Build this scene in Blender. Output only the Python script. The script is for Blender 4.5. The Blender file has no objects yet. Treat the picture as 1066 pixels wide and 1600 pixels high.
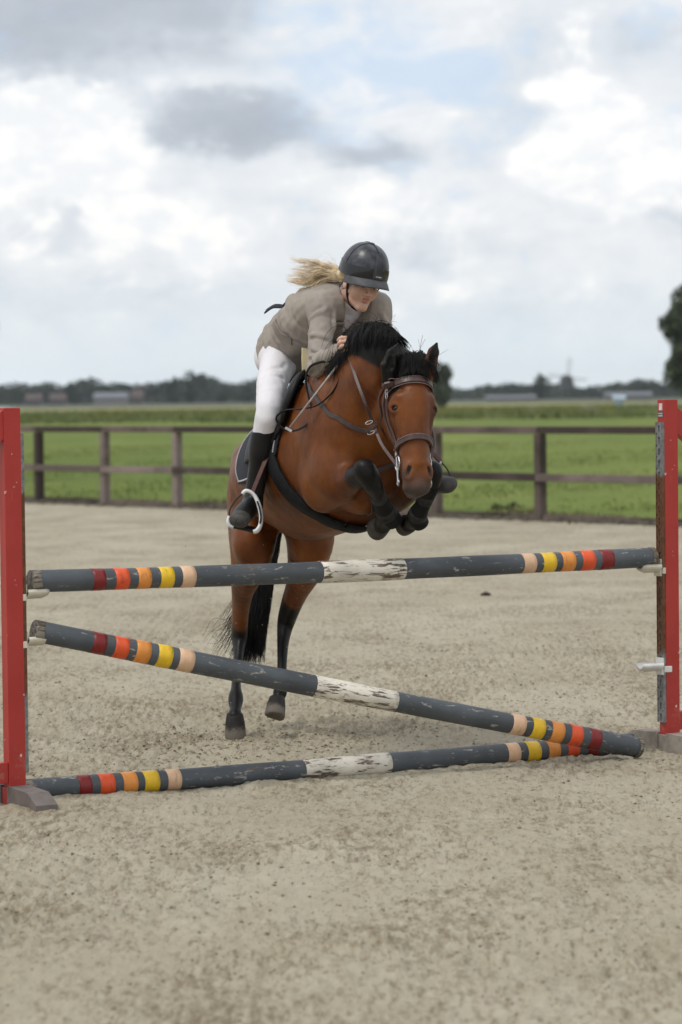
import bpy, bmesh, math, random
import numpy as np
from mathutils import Vector, Matrix

random.seed(7)
rng = np.random.default_rng(11)
SC = bpy.context.scene
COL = SC.collection
R = math.radians

# ------------------------------------------------------------------ camera
FPX, CXP, CYP, CAMH = 4667.0, 533.0, 800.0, 1.75
PITCH = math.atan((CYP - 620.5) / FPX)
ROLL = R(0.65)
_F = Vector((0, math.cos(PITCH), -math.sin(PITCH)))
_U0 = Vector((0, math.sin(PITCH), math.cos(PITCH)))
_R0 = Vector((1, 0, 0))
CAM_R = _R0 * math.cos(ROLL) - _U0 * math.sin(ROLL)
CAM_U = _R0 * math.sin(ROLL) + _U0 * math.cos(ROLL)
cd = bpy.data.cameras.new('camera')
cam = bpy.data.objects.new('camera', cd)
COL.objects.link(cam)
mw = Matrix.Identity(4)
for i in range(3):
    mw[i][0] = CAM_R[i]; mw[i][1] = CAM_U[i]; mw[i][2] = -_F[i]
mw[0][3], mw[1][3], mw[2][3] = 0, 0, CAMH
cam.matrix_world = mw
cd.sensor_fit = 'VERTICAL'
cd.sensor_height = 36.0
cd.sensor_width = 24.0
cd.lens = FPX / 1600 * 36.0
cd.clip_start = 0.1
cd.clip_end = 12000
cd.dof.use_dof = True
cd.dof.focus_distance = 13.9
cd.dof.aperture_fstop = 3.4
SC.camera = cam

# ------------------------------------------------------------------ sky, sun, exposure
SUN_EL, SUN_AZ = R(58), R(-128)      # azimuth measured from +Y clockwise: behind the left shoulder of the viewer
W = bpy.data.worlds.new('World')
SC.world = W
W.use_nodes = True


class NT:
    """tiny node-tree writer"""
    def __init__(s, tree):
        s.t = tree
        tree.nodes.clear()

    def n(s, typ, props=None, **ins):
        nd = s.t.nodes.new(typ)
        for k, v in (props or {}).items():
            setattr(nd, k, v)
        for k, v in ins.items():
            key = int(k[1:]) if k[0] == '_' and k[1:].isdigit() else k.replace('__', ' ')
            sk = nd.inputs[key]
            if isinstance(v, bpy.types.NodeSocket):
                s.t.links.new(v, sk)
            elif isinstance(v, bpy.types.Node):
                s.t.links.new(v.outputs[0], sk)
            else:
                try:
                    sk.default_value = v
                except (TypeError, ValueError):
                    sk.default_value = tuple(v) + (1.0,)
        return nd

    def math(s, op, a, b=0.0, c=0.0, clamp=False):
        nd = s.n('ShaderNodeMath', {'operation': op, 'use_clamp': clamp}, _0=a, _1=b, _2=c)
        return nd.outputs[0]

    def mix(s, f, a, b, mode='MIX'):
        def cc(v):
            return v if not isinstance(v, tuple) or len(v) == 4 else v + (1.0,)
        return s.n('ShaderNodeMixRGB', {'blend_type': mode}, Fac=f, Color1=cc(a), Color2=cc(b)).outputs[0]

    def ramp(s, f, lo, hi):
        return s.n('ShaderNodeMapRange', {'interpolation_type': 'SMOOTHSTEP'}, Value=f, _1=lo, _2=hi, _3=0.0, _4=1.0).outputs[0]

    def noise(s, vec, scale, detail=4, rough=.55, dist=0.0):
        nd = s.n('ShaderNodeTexNoise', None, Scale=scale, Detail=detail, Roughness=rough, Distortion=dist)
        if vec is not None:
            s.t.links.new(vec, nd.inputs['Vector'])
        return nd.outputs[0]

    def scl(s, vec, v):
        return s.n('ShaderNodeVectorMath', {'operation': 'MULTIPLY'}, _0=vec, _1=v).outputs[0]

    def add(s, vec, v):
        return s.n('ShaderNodeVectorMath', {'operation': 'ADD'}, _0=vec, _1=v).outputs[0]


wt = NT(W.node_tree)
wo = wt.n('ShaderNodeOutputWorld')
sky = wt.n('ShaderNodeTexSky', {'sky_type': 'NISHITA', 'sun_disc': False, 'sun_elevation': SUN_EL,
                               'sun_rotation': SUN_AZ, 'air_density': 1.0, 'dust_density': 2.5, 'ozone_density': 1.0})
dirv = wt.n('ShaderNodeTexCoord').outputs['Generated']
stretch = wt.scl(dirv, (1, 1, 1.7))
n_warp = wt.n('ShaderNodeTexNoise', None, Vector=stretch, Scale=30.0, Detail=9.0, Roughness=.66)
warp = wt.n('ShaderNodeVectorMath', {'operation': 'MULTIPLY_ADD'}, _0=n_warp.outputs[1], _1=(.046, 0, .034), _2=(-.023, 0, -.017)).outputs[0]
wdir = wt.add(dirv, warp)


def blob(x, y, sx, sy, soft=1.0):
    """one cloud mass: centre and half size given by the direction it is seen in"""
    bx = (x - 533) / FPX
    bz = (620.5 - 0.0113 * (x - 533) - y) / FPX
    ix, iz = FPX / sx, FPX / sy
    v = wt.n('ShaderNodeVectorMath', {'operation': 'MULTIPLY_ADD'}, _0=wdir, _1=(ix, 1.0, iz), _2=(-bx * ix, -1.0, -bz * iz)).outputs[0]
    ln = wt.n('ShaderNodeVectorMath', {'operation': 'LENGTH'}, _0=v).outputs[1]
    return wt.n('ShaderNodeMapRange', {'interpolation_type': 'SMOOTHSTEP'}, Value=ln, _1=1.0, _2=1.0 - soft, _3=0.0, _4=1.0).outputs[0]


def total(items):
    acc = None
    for b, w in items:
        acc = wt.math('MULTIPLY', b, w) if acc is None else wt.math('MULTIPLY_ADD', b, w, acc)
    return acc


dark = total([(blob(130, 20, 420, 170, .7), .62), (blob(360, 195, 190, 75, .75), .75), (blob(590, 240, 150, 50, .8), .5),
              (blob(820, 150, 190, 90), .2), (blob(1060, 345, 70, 40), .35), (blob(200, 470, 330, 60), .22),
              (blob(800, 490, 330, 60), .2), (blob(930, 60, 260, 90), .25), (blob(650, 390, 160, 60), .3), (blob(110, 360, 110, 60), .25)])
white = total([(blob(60, 230, 260, 150, .6), .8), (blob(240, 360, 230, 120, .9), .55), (blob(950, 230, 190, 120, .6), .75),
               (blob(560, 330, 240, 80), .25), (blob(740, 330, 220, 70), .3), (blob(700, 430, 200, 40), .3), (blob(330, 165, 90, 40), .3),
               (blob(1010, 290, 70, 80), .5), (blob(570, 190, 90, 40), .3)])
blue = total([(blob(640, 110, 330, 170, .9), .8), (blob(1030, 20, 140, 60), .6), (blob(450, 30, 120, 60), .5), (blob(640, 270, 120, 40), .5), (blob(1050, 180, 60, 60), .4)])
n1 = wt.noise(stretch, 30.0, 8, .58, .3)
n2 = wt.noise(wt.add(stretch, (3.1, 1.7, .6)), 70.0, 6, .6)
elev = wt.n('ShaderNodeSeparateXYZ', None, Vector=dirv).outputs[2]
low = wt.ramp(elev, .055, .0)
tone = wt.math('MULTIPLY_ADD', n1, 1.7, -.8)                         # about -.25 .. .3
tone = wt.math('MULTIPLY_ADD', n2, .6, wt.math('SUBTRACT', tone, .3))
bright = wt.math('ADD', wt.math('MULTIPLY', tone, .50), wt.math('SUBTRACT', wt.math('MULTIPLY', white, .35), wt.math('MULTIPLY', dark, .95)))
wedge_ = wt.math('MULTIPLY_ADD', wt.math('SUBTRACT', n1, .5), 2.4, wt.math('MULTIPLY_ADD', wt.math('SUBTRACT', n2, .5), .45, white))
puff = wt.math('MULTIPLY', wt.ramp(wedge_, .20, .56), .85)
f = wt.math('MULTIPLY_ADD', bright, .62, .60, clamp=True)
cr = wt.n('ShaderNodeValToRGB', None, Fac=f)
el = cr.color_ramp.elements
el[0].position, el[0].color = 0.0, (.37, .405, .465, 1)
el[1].position, el[1].color = 1.0, (1.0, .975, .955, 1)
for p_, c_ in ((.28, (.50, .54, .60)), (.5, (.69, .735, .785)), (.72, (.875, .885, .90))):
    e_ = el.new(p_); e_.color = c_ + (1,)
cloudcol = wt.mix(wt.math('MULTIPLY', low, .72), cr.outputs[0], (.745, .84, .885))
cloudcol = wt.mix(wt.math('MULTIPLY', puff, wt.ramp(wt.math('MULTIPLY_ADD', dark, -1.0, 1.0), .45, .85)), cloudcol, wt.mix(wt.ramp(n2, .38, .62), (.86, .88, .905), (1.0, .985, .965)))
bl = wt.math('MULTIPLY_ADD', blue, .95, wt.math('MULTIPLY', wt.math('SUBTRACT', .47, n1), 2.6), clamp=True)
bl = wt.math('MULTIPLY', wt.ramp(bl, .12, .8), wt.math('MULTIPLY_ADD', puff, -.55, .66))
cloudcol = wt.mix(bl, cloudcol, (.56, .70, .88))
bg_s = wt.n('ShaderNodeBackground', None, Color=sky.outputs[0], Strength=.1)
bg_c = wt.n('ShaderNodeBackground', None, Color=cloudcol, Strength=1.06)
wt.n('ShaderNodeMixShader', None, Fac=.93, _1=bg_s.outputs[0], _2=bg_c.outputs[0])
mixs = wt.t.nodes[-1]
wt.t.links.new(mixs.outputs[0], wo.inputs['Surface'])

sl = bpy.data.lights.new('sun', 'SUN')
sl.energy = 1.5
sl.angle = R(12)
sl.color = (1, .965, .91)
sun = bpy.data.objects.new('sun', sl)
COL.objects.link(sun)
sd = Vector((math.sin(SUN_AZ) * math.cos(SUN_EL), math.cos(SUN_AZ) * math.cos(SUN_EL), math.sin(SUN_EL)))
sun.rotation_euler = sd.to_track_quat('Z', 'Y').to_euler()
sun.location = (0, 0, 30)
SC.view_settings.view_transform = 'Standard'
SC.view_settings.look = 'None'
SC.view_settings.exposure = 0.08
SC.view_settings.gamma = 1.0
SC.view_settings.use_curve_mapping = False
SC.cycles.max_bounces = 6
SC.cycles.transparent_max_bounces = 8


# ------------------------------------------------------------------ helpers
def P(x, y, d):
    """point seen at (x, y) of the photograph at distance d (world Y)"""
    v = _F + CAM_R * ((x - CXP) / FPX) + CAM_U * ((CYP - y) / FPX)
    return np.array(v * (d / v.y)) + np.array((0, 0, CAMH))


def G(x, y):
    """point of the ground plane seen at (x, y)"""
    v = _F + CAM_R * ((x - CXP) / FPX) + CAM_U * ((CYP - y) / FPX)
    return np.array(v * (CAMH / -v.z)) + np.array((0, 0, CAMH))


def V(*a):
    return np.array(a, float)


def unit(v):
    v = np.asarray(v, float)
    return v / max(np.linalg.norm(v), 1e-9)


ORG = {}


def tag(o, label=None, cat=None, group=None, kind=None):
    if label: o['label'] = label
    if cat: o['category'] = cat
    if group: o['group'] = group
    if kind: o['kind'] = kind
    return o


def empty(name, loc, label, cat, group=None):
    o = bpy.data.objects.new(name, None)
    COL.objects.link(o)
    o.location = loc
    o.empty_display_size = .1
    ORG[o.name] = np.array(loc, float)
    return tag(o, label, cat, group)


def link_mesh(name, me, mat, parent=None, base=None, smooth=True):
    o = bpy.data.objects.new(name, me)
    COL.objects.link(o)
    if mat is not None:
        for m in (mat if isinstance(mat, (list, tuple)) else [mat]):
            me.materials.append(m)
    org = np.zeros(3) if base is None else np.asarray(base, float)
    if parent is not None:
        o.parent = parent
        po = ORG.get(parent.name, np.zeros(3))
        if base is None:
            org = po
        o.location = org - po
    else:
        o.location = org
    ORG[o.name] = org
    if np.any(org):
        co = np.empty(len(me.vertices) * 3, np.float32)
        me.vertices.foreach_get('co', co)
        co = (co.reshape(-1, 3) - org.astype(np.float32)).ravel()
        me.vertices.foreach_set('co', co)
    if smooth:
        me.polygons.foreach_set('use_smooth', np.ones(len(me.polygons), bool))
    me.update()
    return o


def np_mesh(name, verts, faces):
    """verts (n,3), faces (m,3) or (m,4) arrays"""
    me = bpy.data.meshes.new(name)
    verts = np.asarray(verts, np.float32); faces = np.asarray(faces, np.int32)
    k = faces.shape[1]
    me.vertices.add(len(verts)); me.vertices.foreach_set('co', verts.ravel())
    me.loops.add(faces.size); me.loops.foreach_set('vertex_index', faces.ravel())
    me.polygons.add(len(faces))
    me.polygons.foreach_set('loop_start', np.arange(0, faces.size, k, dtype=np.int32))
    me.polygons.foreach_set('loop_total', np.full(len(faces), k, np.int32))
    me.update(calc_edges=True)
    return me


class MB:
    """collects shapes for ONE mesh"""
    def __init__(s):
        s.v = []; s.f = []

    def add(s, verts, faces):
        b = len(s.v)
        s.v.extend([tuple(map(float, p)) for p in verts])
        s.f.extend([tuple(b + i for i in q) for q in faces])

    def box(s, c, size, ax=None, bev=0.0):
        """bevelled box; ax = three unit axes"""
        ax = ax if ax is not None else np.eye(3)
        ax = [np.asarray(a, float) for a in ax]
        h = np.asarray(size, float) / 2
        c = np.asarray(c, float)
        bm = bmesh.new()
        bmesh.ops.create_cube(bm, size=1.0)
        for v in bm.verts:
            v.co = Vector((v.co.x * 2 * h[0], v.co.y * 2 * h[1], v.co.z * 2 * h[2]))
        if bev > 0:
            bmesh.ops.bevel(bm, geom=bm.edges[:], offset=bev, segments=2, profile=.6, affect='EDGES')
        bm.verts.index_update()
        vs = [c + ax[0] * v.co.x + ax[1] * v.co.y + ax[2] * v.co.z for v in bm.verts]
        fs = [[v.index for v in f_.verts] for f_ in bm.faces]
        if np.linalg.det(np.array(ax)) < 0:
            fs = [q[::-1] for q in fs]
        s.add(vs, fs)
        bm.free()

    def prism(s, poly, depth_vec):
        """polygon (list of 3-D points) pushed along depth_vec"""
        n = len(poly)
        a = [np.asarray(p, float) for p in poly]
        b = [p + np.asarray(depth_vec, float) for p in a]
        nrm = sum(np.cross(a[i] - a[0], a[(i + 1) % n] - a[0]) for i in range(1, n - 1))
        flip = np.dot(nrm, depth_vec) > 0
        top = list(range(n)); bot = list(range(n, 2 * n))
        fs = [top, bot[::-1]] + [[i, i + n, (i + 1) % n + n, (i + 1) % n] for i in range(n)]
        if flip:
            fs = [q[::-1] for q in fs]
        s.add(a + b, fs)

    def tube(s, pts, r, n=8, caps=True, flat=1.0, up=None):
        pts = np.asarray(pts, float)
        m = len(pts)
        rr = np.full(m, r, float) if np.isscalar(r) else np.asarray(r, float)
        tg = np.gradient(pts, axis=0)
        tg /= np.maximum(np.linalg.norm(tg, axis=1, keepdims=True), 1e-9)
        ref = np.asarray(up, float) if up is not None else (V(0, 0, 1) if abs(tg[0][2]) < .9 else V(1, 0, 0))
        u = ref - tg[0] * np.dot(ref, tg[0]); u = unit(u)
        vs = []
        for i in range(m):
            u = unit(u - tg[i] * np.dot(u, tg[i]))
            w = np.cross(tg[i], u)
            for k in range(n):
                a = 2 * math.pi * k / n
                vs.append(pts[i] + rr[i] * (u * math.cos(a) + w * math.sin(a) * flat))
        fs = []
        for i in range(m - 1):
            for k in range(n):
                k2 = (k + 1) % n
                fs.append((i * n + k, i * n + k2, (i + 1) * n + k2, (i + 1) * n + k))
        if caps:
            fs.append(tuple(range(n))[::-1]); fs.append(tuple((m - 1) * n + k for k in range(n)))
        s.add(vs, fs)

    def strap(s, pts, nrm, width, thick=.004):
        """flat strap along pts; nrm = outward normal at each point"""
        pts = np.asarray(pts, float); nrm = np.asarray(nrm, float)
        m = len(pts)
        tg = np.gradient(pts, axis=0)
        ww = np.full(m, width, float) if np.isscalar(width) else np.asarray(width, float)
        vs = []
        for i in range(m):
            t = unit(tg[i]); nn = unit(nrm[i] - t * np.dot(nrm[i], t)); b = np.cross(t, nn)
            h = ww[i] / 2
            vs += [pts[i] - b * h, pts[i] - b * h * .85 + nn * thick, pts[i] + b * h * .85 + nn * thick, pts[i] + b * h]
        fs = []
        for i in range(m - 1):
            for k in range(4):
                k2 = (k + 1) % 4
                fs.append((i * 4 + k, (i + 1) * 4 + k, (i + 1) * 4 + k2, i * 4 + k2))
        fs.append((0, 1, 2, 3)); e = (m - 1) * 4; fs.append((e + 3, e + 2, e + 1, e))
        s.add(vs, fs)

    def sphere(s, c, r, nu=16, nv=10, ax=None):
        ax = np.eye(3) if ax is None else np.array(ax)
        r = V(r, r, r) if np.isscalar(r) else np.asarray(r, float)
        vs = [np.asarray(c, float) + ax[2] * r[2]]
        for j in range(1, nv):
            t = math.pi * j / nv
            for i in range(nu):
                a = 2 * math.pi * i / nu
                vs.append(np.asarray(c, float) + ax[0] * r[0] * math.sin(t) * math.cos(a) + ax[1] * r[1] * math.sin(t) * math.sin(a) + ax[2] * r[2] * math.cos(t))
        vs.append(np.asarray(c, float) - ax[2] * r[2])
        fs = []
        for i in range(nu):
            fs.append((0, 1 + i, 1 + (i + 1) % nu))
            for j in range(nv - 2):
                a = 1 + j * nu
                fs.append((a + i, a + nu + i, a + nu + (i + 1) % nu, a + (i + 1) % nu))
            a = 1 + (nv - 2) * nu
            fs.append((a + i, len(vs) - 1, a + (i + 1) % nu))
        s.add(vs, fs)

    def build(s, name, mat, parent=None, base=None, smooth=False):
        me = bpy.data.meshes.new(name)
        me.from_pydata(s.v, [], s.f)
        return link_mesh(name, me, mat, parent, base, smooth)


def crom(pts, n):
    """Catmull-Rom through pts, n samples"""
    p = np.asarray(pts, float)
    p = np.vstack([2 * p[0] - p[1], p, 2 * p[-1] - p[-2]])
    m = len(p) - 3
    out = []
    for t in np.linspace(0, m - 1e-6, n):
        i = int(t); u = t - i
        a, b, c, d = p[i], p[i + 1], p[i + 2], p[i + 3]
        out.append(.5 * (2 * b + (c - a) * u + (2 * a - 5 * b + 4 * c - d) * u * u + (3 * b - a - 3 * c + d) * u ** 3))
    return np.array(out)


def vnoise(x, y, seed=0):
    """smooth value noise on a random lattice, about -1..1"""
    g = np.random.default_rng(seed).random((256, 256)) * 2 - 1
    xi = np.floor(x).astype(int); yi = np.floor(y).astype(int)
    fx = x - xi; fy = y - yi
    fx = fx * fx * (3 - 2 * fx); fy = fy * fy * (3 - 2 * fy)
    a = g[xi & 255, yi & 255]; b = g[(xi + 1) & 255, yi & 255]
    c = g[xi & 255, (yi + 1) & 255]; d = g[(xi + 1) & 255, (yi + 1) & 255]
    return (a * (1 - fx) + b * fx) * (1 - fy) + (c * (1 - fx) + d * fx) * fy


def hair_mesh(strands, radii, sides=3):
    """strands (S,P,3) -> verts, quads of thin tapered tubes"""
    S, Pn, _ = strands.shape
    tg = np.gradient(strands, axis=1)
    tg /= np.maximum(np.linalg.norm(tg, axis=2, keepdims=True), 1e-9)
    ref = np.random.default_rng(3).normal(size=(S, 1, 3))
    u = np.cross(tg, ref); u /= np.maximum(np.linalg.norm(u, axis=2, keepdims=True), 1e-9)
    w = np.cross(tg, u)
    rings = []
    for k in range(sides):
        a = 2 * math.pi * k / sides
        rings.append(strands + radii[..., None] * (u * math.cos(a) + w * math.sin(a)))
    v = np.stack(rings, axis=2)                       # S,P,sides,3
    idx = np.arange(S * Pn * sides).reshape(S, Pn, sides)
    f = []
    for k in range(sides):
        k2 = (k + 1) % sides
        f.append(np.stack([idx[:, :-1, k], idx[:, :-1, k2], idx[:, 1:, k2], idx[:, 1:, k]], axis=-1).reshape(-1, 4))
    return v.reshape(-1, 3), np.concatenate(f)


# ------------------------------------------------------------------ materials
def new_mat(name):
    m = bpy.data.materials.new(name)
    m.use_nodes = True
    t = NT(m.node_tree)
    o = t.n('ShaderNodeOutputMaterial')
    return m, t, o


def finish(t, o, col, rough=.6, bump=None, bstr=.3, bdist=.01, metal=0.0, spec=.5, **kw):
    b = t.n('ShaderNodeBsdfPrincipled', None, Roughness=rough, Metallic=metal)
    b.inputs['Specular IOR Level'].default_value = spec
    if isinstance(col, tuple):
        b.inputs['Base Color'].default_value = col + (1,) if len(col) == 3 else col
    else:
        t.t.links.new(col, b.inputs['Base Color'])
    for k, v in kw.items():
        sk = b.inputs[k.replace('__', ' ')]
        if isinstance(v, bpy.types.NodeSocket): t.t.links.new(v, sk)
        elif isinstance(v, tuple): sk.default_value = v + (1,) if len(v) == 3 else v
        else: sk.default_value = v
    if bump is not None:
        bn = t.n('ShaderNodeBump', None, Strength=bstr, Distance=bdist, Height=bump)
        t.t.links.new(bn.outputs[0], b.inputs['Normal'])
    t.t.links.new(b.outputs[0], o.inputs['Surface'])
    return b


def objco(t):
    return t.n('ShaderNodeTexCoord').outputs['Object']


def simple(name, col, rough=.6, var=.25, scale=20.0, bump=.15, bdist=.003, metal=0.0, spec=.5, **kw):
    """a plain surface with uneven tone and fine relief"""
    m, t, o = new_mat(name)
    c = objco(t)
    n = t.noise(c, scale, 6, .6)
    dk = tuple(x * (1 - var) for x in col); lt = tuple(min(1, x * (1 + var)) for x in col)
    cc = t.mix(t.ramp(n, .3, .7), dk, lt)
    fine = t.noise(c, scale * 7, 3, .6)
    rr = t.math('MULTIPLY_ADD', n, .25, rough - .12, clamp=True)
    finish(t, o, cc, rr, fine, bump, bdist, metal, spec, **kw)
    return m


MAT = {}


def sand_material():
    m, t, o = new_mat('sand')
    c = objco(t)
    flat = t.scl(c, (1, .62, 1))
    streaked = t.scl(c, (1, .24, 1))                 # patches drawn out one way; damp tone plus pit shade put into colour
    big = t.noise(flat, .55, 5, .6)
    mid = t.noise(streaked, 4.2, 6, .68, .5)
    fine = t.noise(streaked, 25, 6, .76, .4)
    fine2 = t.noise(t.add(streaked, (3.3, 1.2, .4)), 42, 4, .7)
    grain = t.noise(c, 130, 4, .7)
    patch = t.noise(flat, 1.3, 4, .6)
    col = t.mix(t.ramp(big, .34, .68), (.36, .32, .236), (.425, .386, .296))
    col = t.mix(t.math('MULTIPLY', t.ramp(mid, .46, .72), .34), col, (.285, .235, .155))
    k = t.math('MULTIPLY_ADD', patch, .42, fine)
    col = t.mix(t.math('MULTIPLY', t.ramp(k, .68, .88), .68), col, (.185, .145, .09))
    k2 = t.math('MULTIPLY_ADD', patch, .30, fine2)
    col = t.mix(t.math('MULTIPLY', t.ramp(k2, .67, .82), .64), col, (.15, .115, .072))
    col = t.mix(t.math('MULTIPLY', t.ramp(fine2, .44, .30), .5), col, (.49, .45, .355))
    h = t.math('MULTIPLY_ADD', fine2, .6, t.math('MULTIPLY', grain, .5))
    finish(t, o, col, .95, h, .8, .012, 0, .2)
    return m


def field_material():
    m, t, o = new_mat('pasture')
    c = objco(t)
    flat = t.scl(c, (1, .28, 1))
    big = t.noise(flat, .045, 5, .6)
    mid = t.noise(flat, .4, 6, .6)
    fine = t.noise(c, 5.0, 5, .7)
    col = t.mix(t.ramp(big, .35, .68), (.100, .146, .022), (.176, .216, .042))
    col = t.mix(t.math('MULTIPLY', t.ramp(mid, .45, .75), .55), col, (.225, .24, .062))
    col = t.mix(t.math('MULTIPLY', t.ramp(mid, .45, .25), .5), col, (.080, .130, .018))
    col = t.mix(t.math('MULTIPLY', t.ramp(fine, .55, .8), .5), col, (.052, .078, .017))
    finish(t, o, col, .9, fine, .8, .08, 0, .2)
    return m


def paint_red():
    m, t, o = new_mat('chipped_red_paint')
    c = objco(t)
    n = t.noise(c, 3.0, 5, .6)
    col = t.mix(t.ramp(n, .3, .7), (.36, .022, .016), (.43, .036, .026))
    chip = t.noise(c, 26, 3, .5)
    col = t.mix(t.ramp(chip, .70, .72), col, (.62, .48, .44))
    scr = t.noise(t.scl(c, (60, 60, 5)), 1.0, 4, .6)
    col = t.mix(t.math('MULTIPLY', t.ramp(scr, .66, .78), .35), col, (.55, .3, .27))
    dirt = t.math('MULTIPLY', t.ramp(t.noise(c, 14, 6, .7), .5, .7), t.ramp(t.n('ShaderNodeSeparateXYZ', None, Vector=c).outputs[2], .3, .0))
    col = t.mix(dirt, col, (.33, .27, .2))
    finish(t, o, col, t.math('MULTIPLY_ADD', n, .3, .32), t.noise(c, 60, 4, .6), .12, .003, 0, .45)
    return m


def pole_material(name, paint, wood, worn, worn_lo, worn_hi, streak):
    """old painted wood; local X runs along the pole"""
    m, t, o = new_mat(name)
    c0 = objco(t)
    rnd = t.n('ShaderNodeObjectInfo').outputs['Location']
    c = t.add(c0, rnd)
    n = t.noise(c, 4, 5, .6)
    col = t.mix(t.ramp(n, .3, .72), tuple(x * .8 for x in paint), tuple(min(1, x * 1.2) for x in paint))
    grain = t.noise(t.scl(c, streak), 1.0, 6, .65, .6)
    patch = t.noise(c, 2.2, 4, .6)
    k = t.math('MULTIPLY_ADD', patch, .3, t.math('MULTIPLY', grain, .75))
    fl = t.ramp(k, worn_lo, worn_hi)
    woodc = t.mix(t.ramp(t.noise(t.scl(c, (12, 120, 120)), 1.0, 4, .6), .3, .7), tuple(x * .45 for x in wood), wood)
    col = t.mix(fl, col, woodc)
    spots = t.noise(t.scl(c, (13, 42, 42)), 1.0, 5, .7, .2)
    col = t.mix(t.math('MULTIPLY', t.ramp(spots, .59, .65), .75), col, worn)
    scratch = t.noise(t.scl(c, (7, 150, 150)), 1.0, 3, .6)
    col = t.mix(t.math('MULTIPLY', t.ramp(scratch, .7, .8), .5), col, worn)
    h = t.math('MULTIPLY_ADD', fl, -.9, t.math('MULTIPLY', grain, .35))
    finish(t, o, col, t.math('MULTIPLY_ADD', fl, .25, .55), h, .5, .004, 0, .4)
    return m


def end_worn(name):
    return pole_material(name, (.23, .205, .17), (.13, .095, .065), (.42, .38, .31), .47, .56, (14, 70, 70))


def tape(name, col):
    m, t, o = new_mat(name)
    c = t.add(objco(t), t.n('ShaderNodeObjectInfo').outputs['Location'])
    n = t.noise(c, 12, 5, .6)
    cc = t.mix(t.ramp(n, .35, .7), tuple(x * .86 for x in col), col)
    dirt = t.noise(t.scl(c, (30, 12, 12)), 1.0, 5, .7)
    cc = t.mix(t.math('MULTIPLY', t.ramp(dirt, .56, .70), .65), cc, tuple(x * .35 + .02 for x in col))
    finish(t, o, cc, .42, t.noise(t.scl(c, (120, 20, 20)), 1.0, 3, .5), .25, .003, 0, .45)
    return m


def rail_wood(name='weathered_rail_wood', c0=(.05, .038, .033), c1=(.17, .13, .115)):
    m, t, o = new_mat(name)
    c = objco(t)
    n = t.noise(c, 1.1, 5, .6)
    fine = t.noise(t.scl(c, (3, 3, 40)), 1.0, 5, .7)
    n = t.math('MULTIPLY_ADD', t.n('ShaderNodeObjectInfo').outputs['Random'], .34, t.math('SUBTRACT', n, .17))
    col = t.mix(t.ramp(n, .36, .72), c0, c1)
    col = t.mix(t.math('MULTIPLY', t.ramp(fine, .5, .75), .4), col, (.03, .022, .02))
    finish(t, o, col, .85, fine, .4, .01, 0, .25)
    return m


def track_metal():
    m, t, o = new_mat('galvanised_rusty_steel')
    c = objco(t)
    z = t.n('ShaderNodeSeparateXYZ', None, Vector=c).outputs[2]
    n = t.noise(t.scl(c, (8, 8, 3)), 1.0, 5, .65)
    zz = t.math('MULTIPLY_ADD', n, .12, z)
    rust = t.math('MULTIPLY', t.ramp(zz, 1.42, 1.40), t.ramp(zz, .50, .56))
    blotch = t.ramp(t.noise(c, 14, 5, .7), .66, .74)
    rust = t.math('MAXIMUM', rust, blotch)
    grey = t.mix(t.ramp(t.noise(c, 40, 4, .6), .3, .7), (.16, .165, .165), (.27, .275, .27))
    rc = t.mix(t.ramp(t.noise(c, 30, 5, .7), .3, .7), (.10, .045, .022), (.19, .085, .042))
    finish(t, o, t.mix(rust, grey, rc), .6, t.noise(c, 90, 4, .6), .3, .002, .35, .4)
    return m


def leaf_mat(name, dk, lt, rough=.6):
    m, t, o = new_mat(name)
    rp = t.n('ShaderNodeNewGeometry').outputs['Random Per Island']
    c = t.mix(rp, dk, lt)
    n = t.noise(objco(t), .6, 4, .6)
    c = t.mix(t.math('MULTIPLY', t.ramp(n, .4, .7), .35), c, lt)
    finish(t, o, c, rough, None, 0, 0, 0, .3)
    return m


MAT['sand'] = sand_material()
MAT['field'] = field_material()
MAT['red'] = paint_red()
MAT['pole'] = pole_material('slate_grey_pole_paint', (.074, .084, .094), (.22, .165, .125), (.40, .375, .33), .635, .66, (9, 60, 60))
MAT['pole_end'] = end_worn('bare_pole_end')
MAT['white_paint'] = pole_material('flaking_white_paint', (.70, .655, .56), (.20, .15, .12), (.36, .3, .24), .548, .578, (9, 55, 55))
MAT['t_dkred'] = tape('dark_red_band', (.215, .012, .012))
MAT['t_orange'] = tape('orange_red_band', (.80, .10, .022))
MAT['t_amber'] = tape('amber_band', (.80, .30, .055))
MAT['t_yellow'] = tape('yellow_band', (.83, .53, .02))
MAT['t_peach'] = tape('peach_band', (.74, .48, .30))
MAT['rail'] = rail_wood()
MAT['track'] = track_metal()
MAT['rail_pale'] = rail_wood('pale_weathered_wood', (.12, .095, .085), (.25, .20, .18))
MAT['cream'] = simple('cream_plastic', (.60, .56, .46), .45, .15, 12)
MAT['palecup'] = simple('white_plastic', (.66, .65, .62), .4, .12, 12)
MAT['foot'] = simple('grey_brown_foot', (.135, .115, .105), .8, .35, 9, .3)
MAT['concrete'] = simple('dusty_grey_foot', (.26, .23, .195), .9, .3, 12, .4)
MAT['label_white'] = simple('pale_sticker', (.62, .57, .53), .5, .2, 40)
MAT['label_grey'] = simple('grey_plate', (.12, .13, .13), .4, .2, 40)
HAZE = .0001
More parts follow.
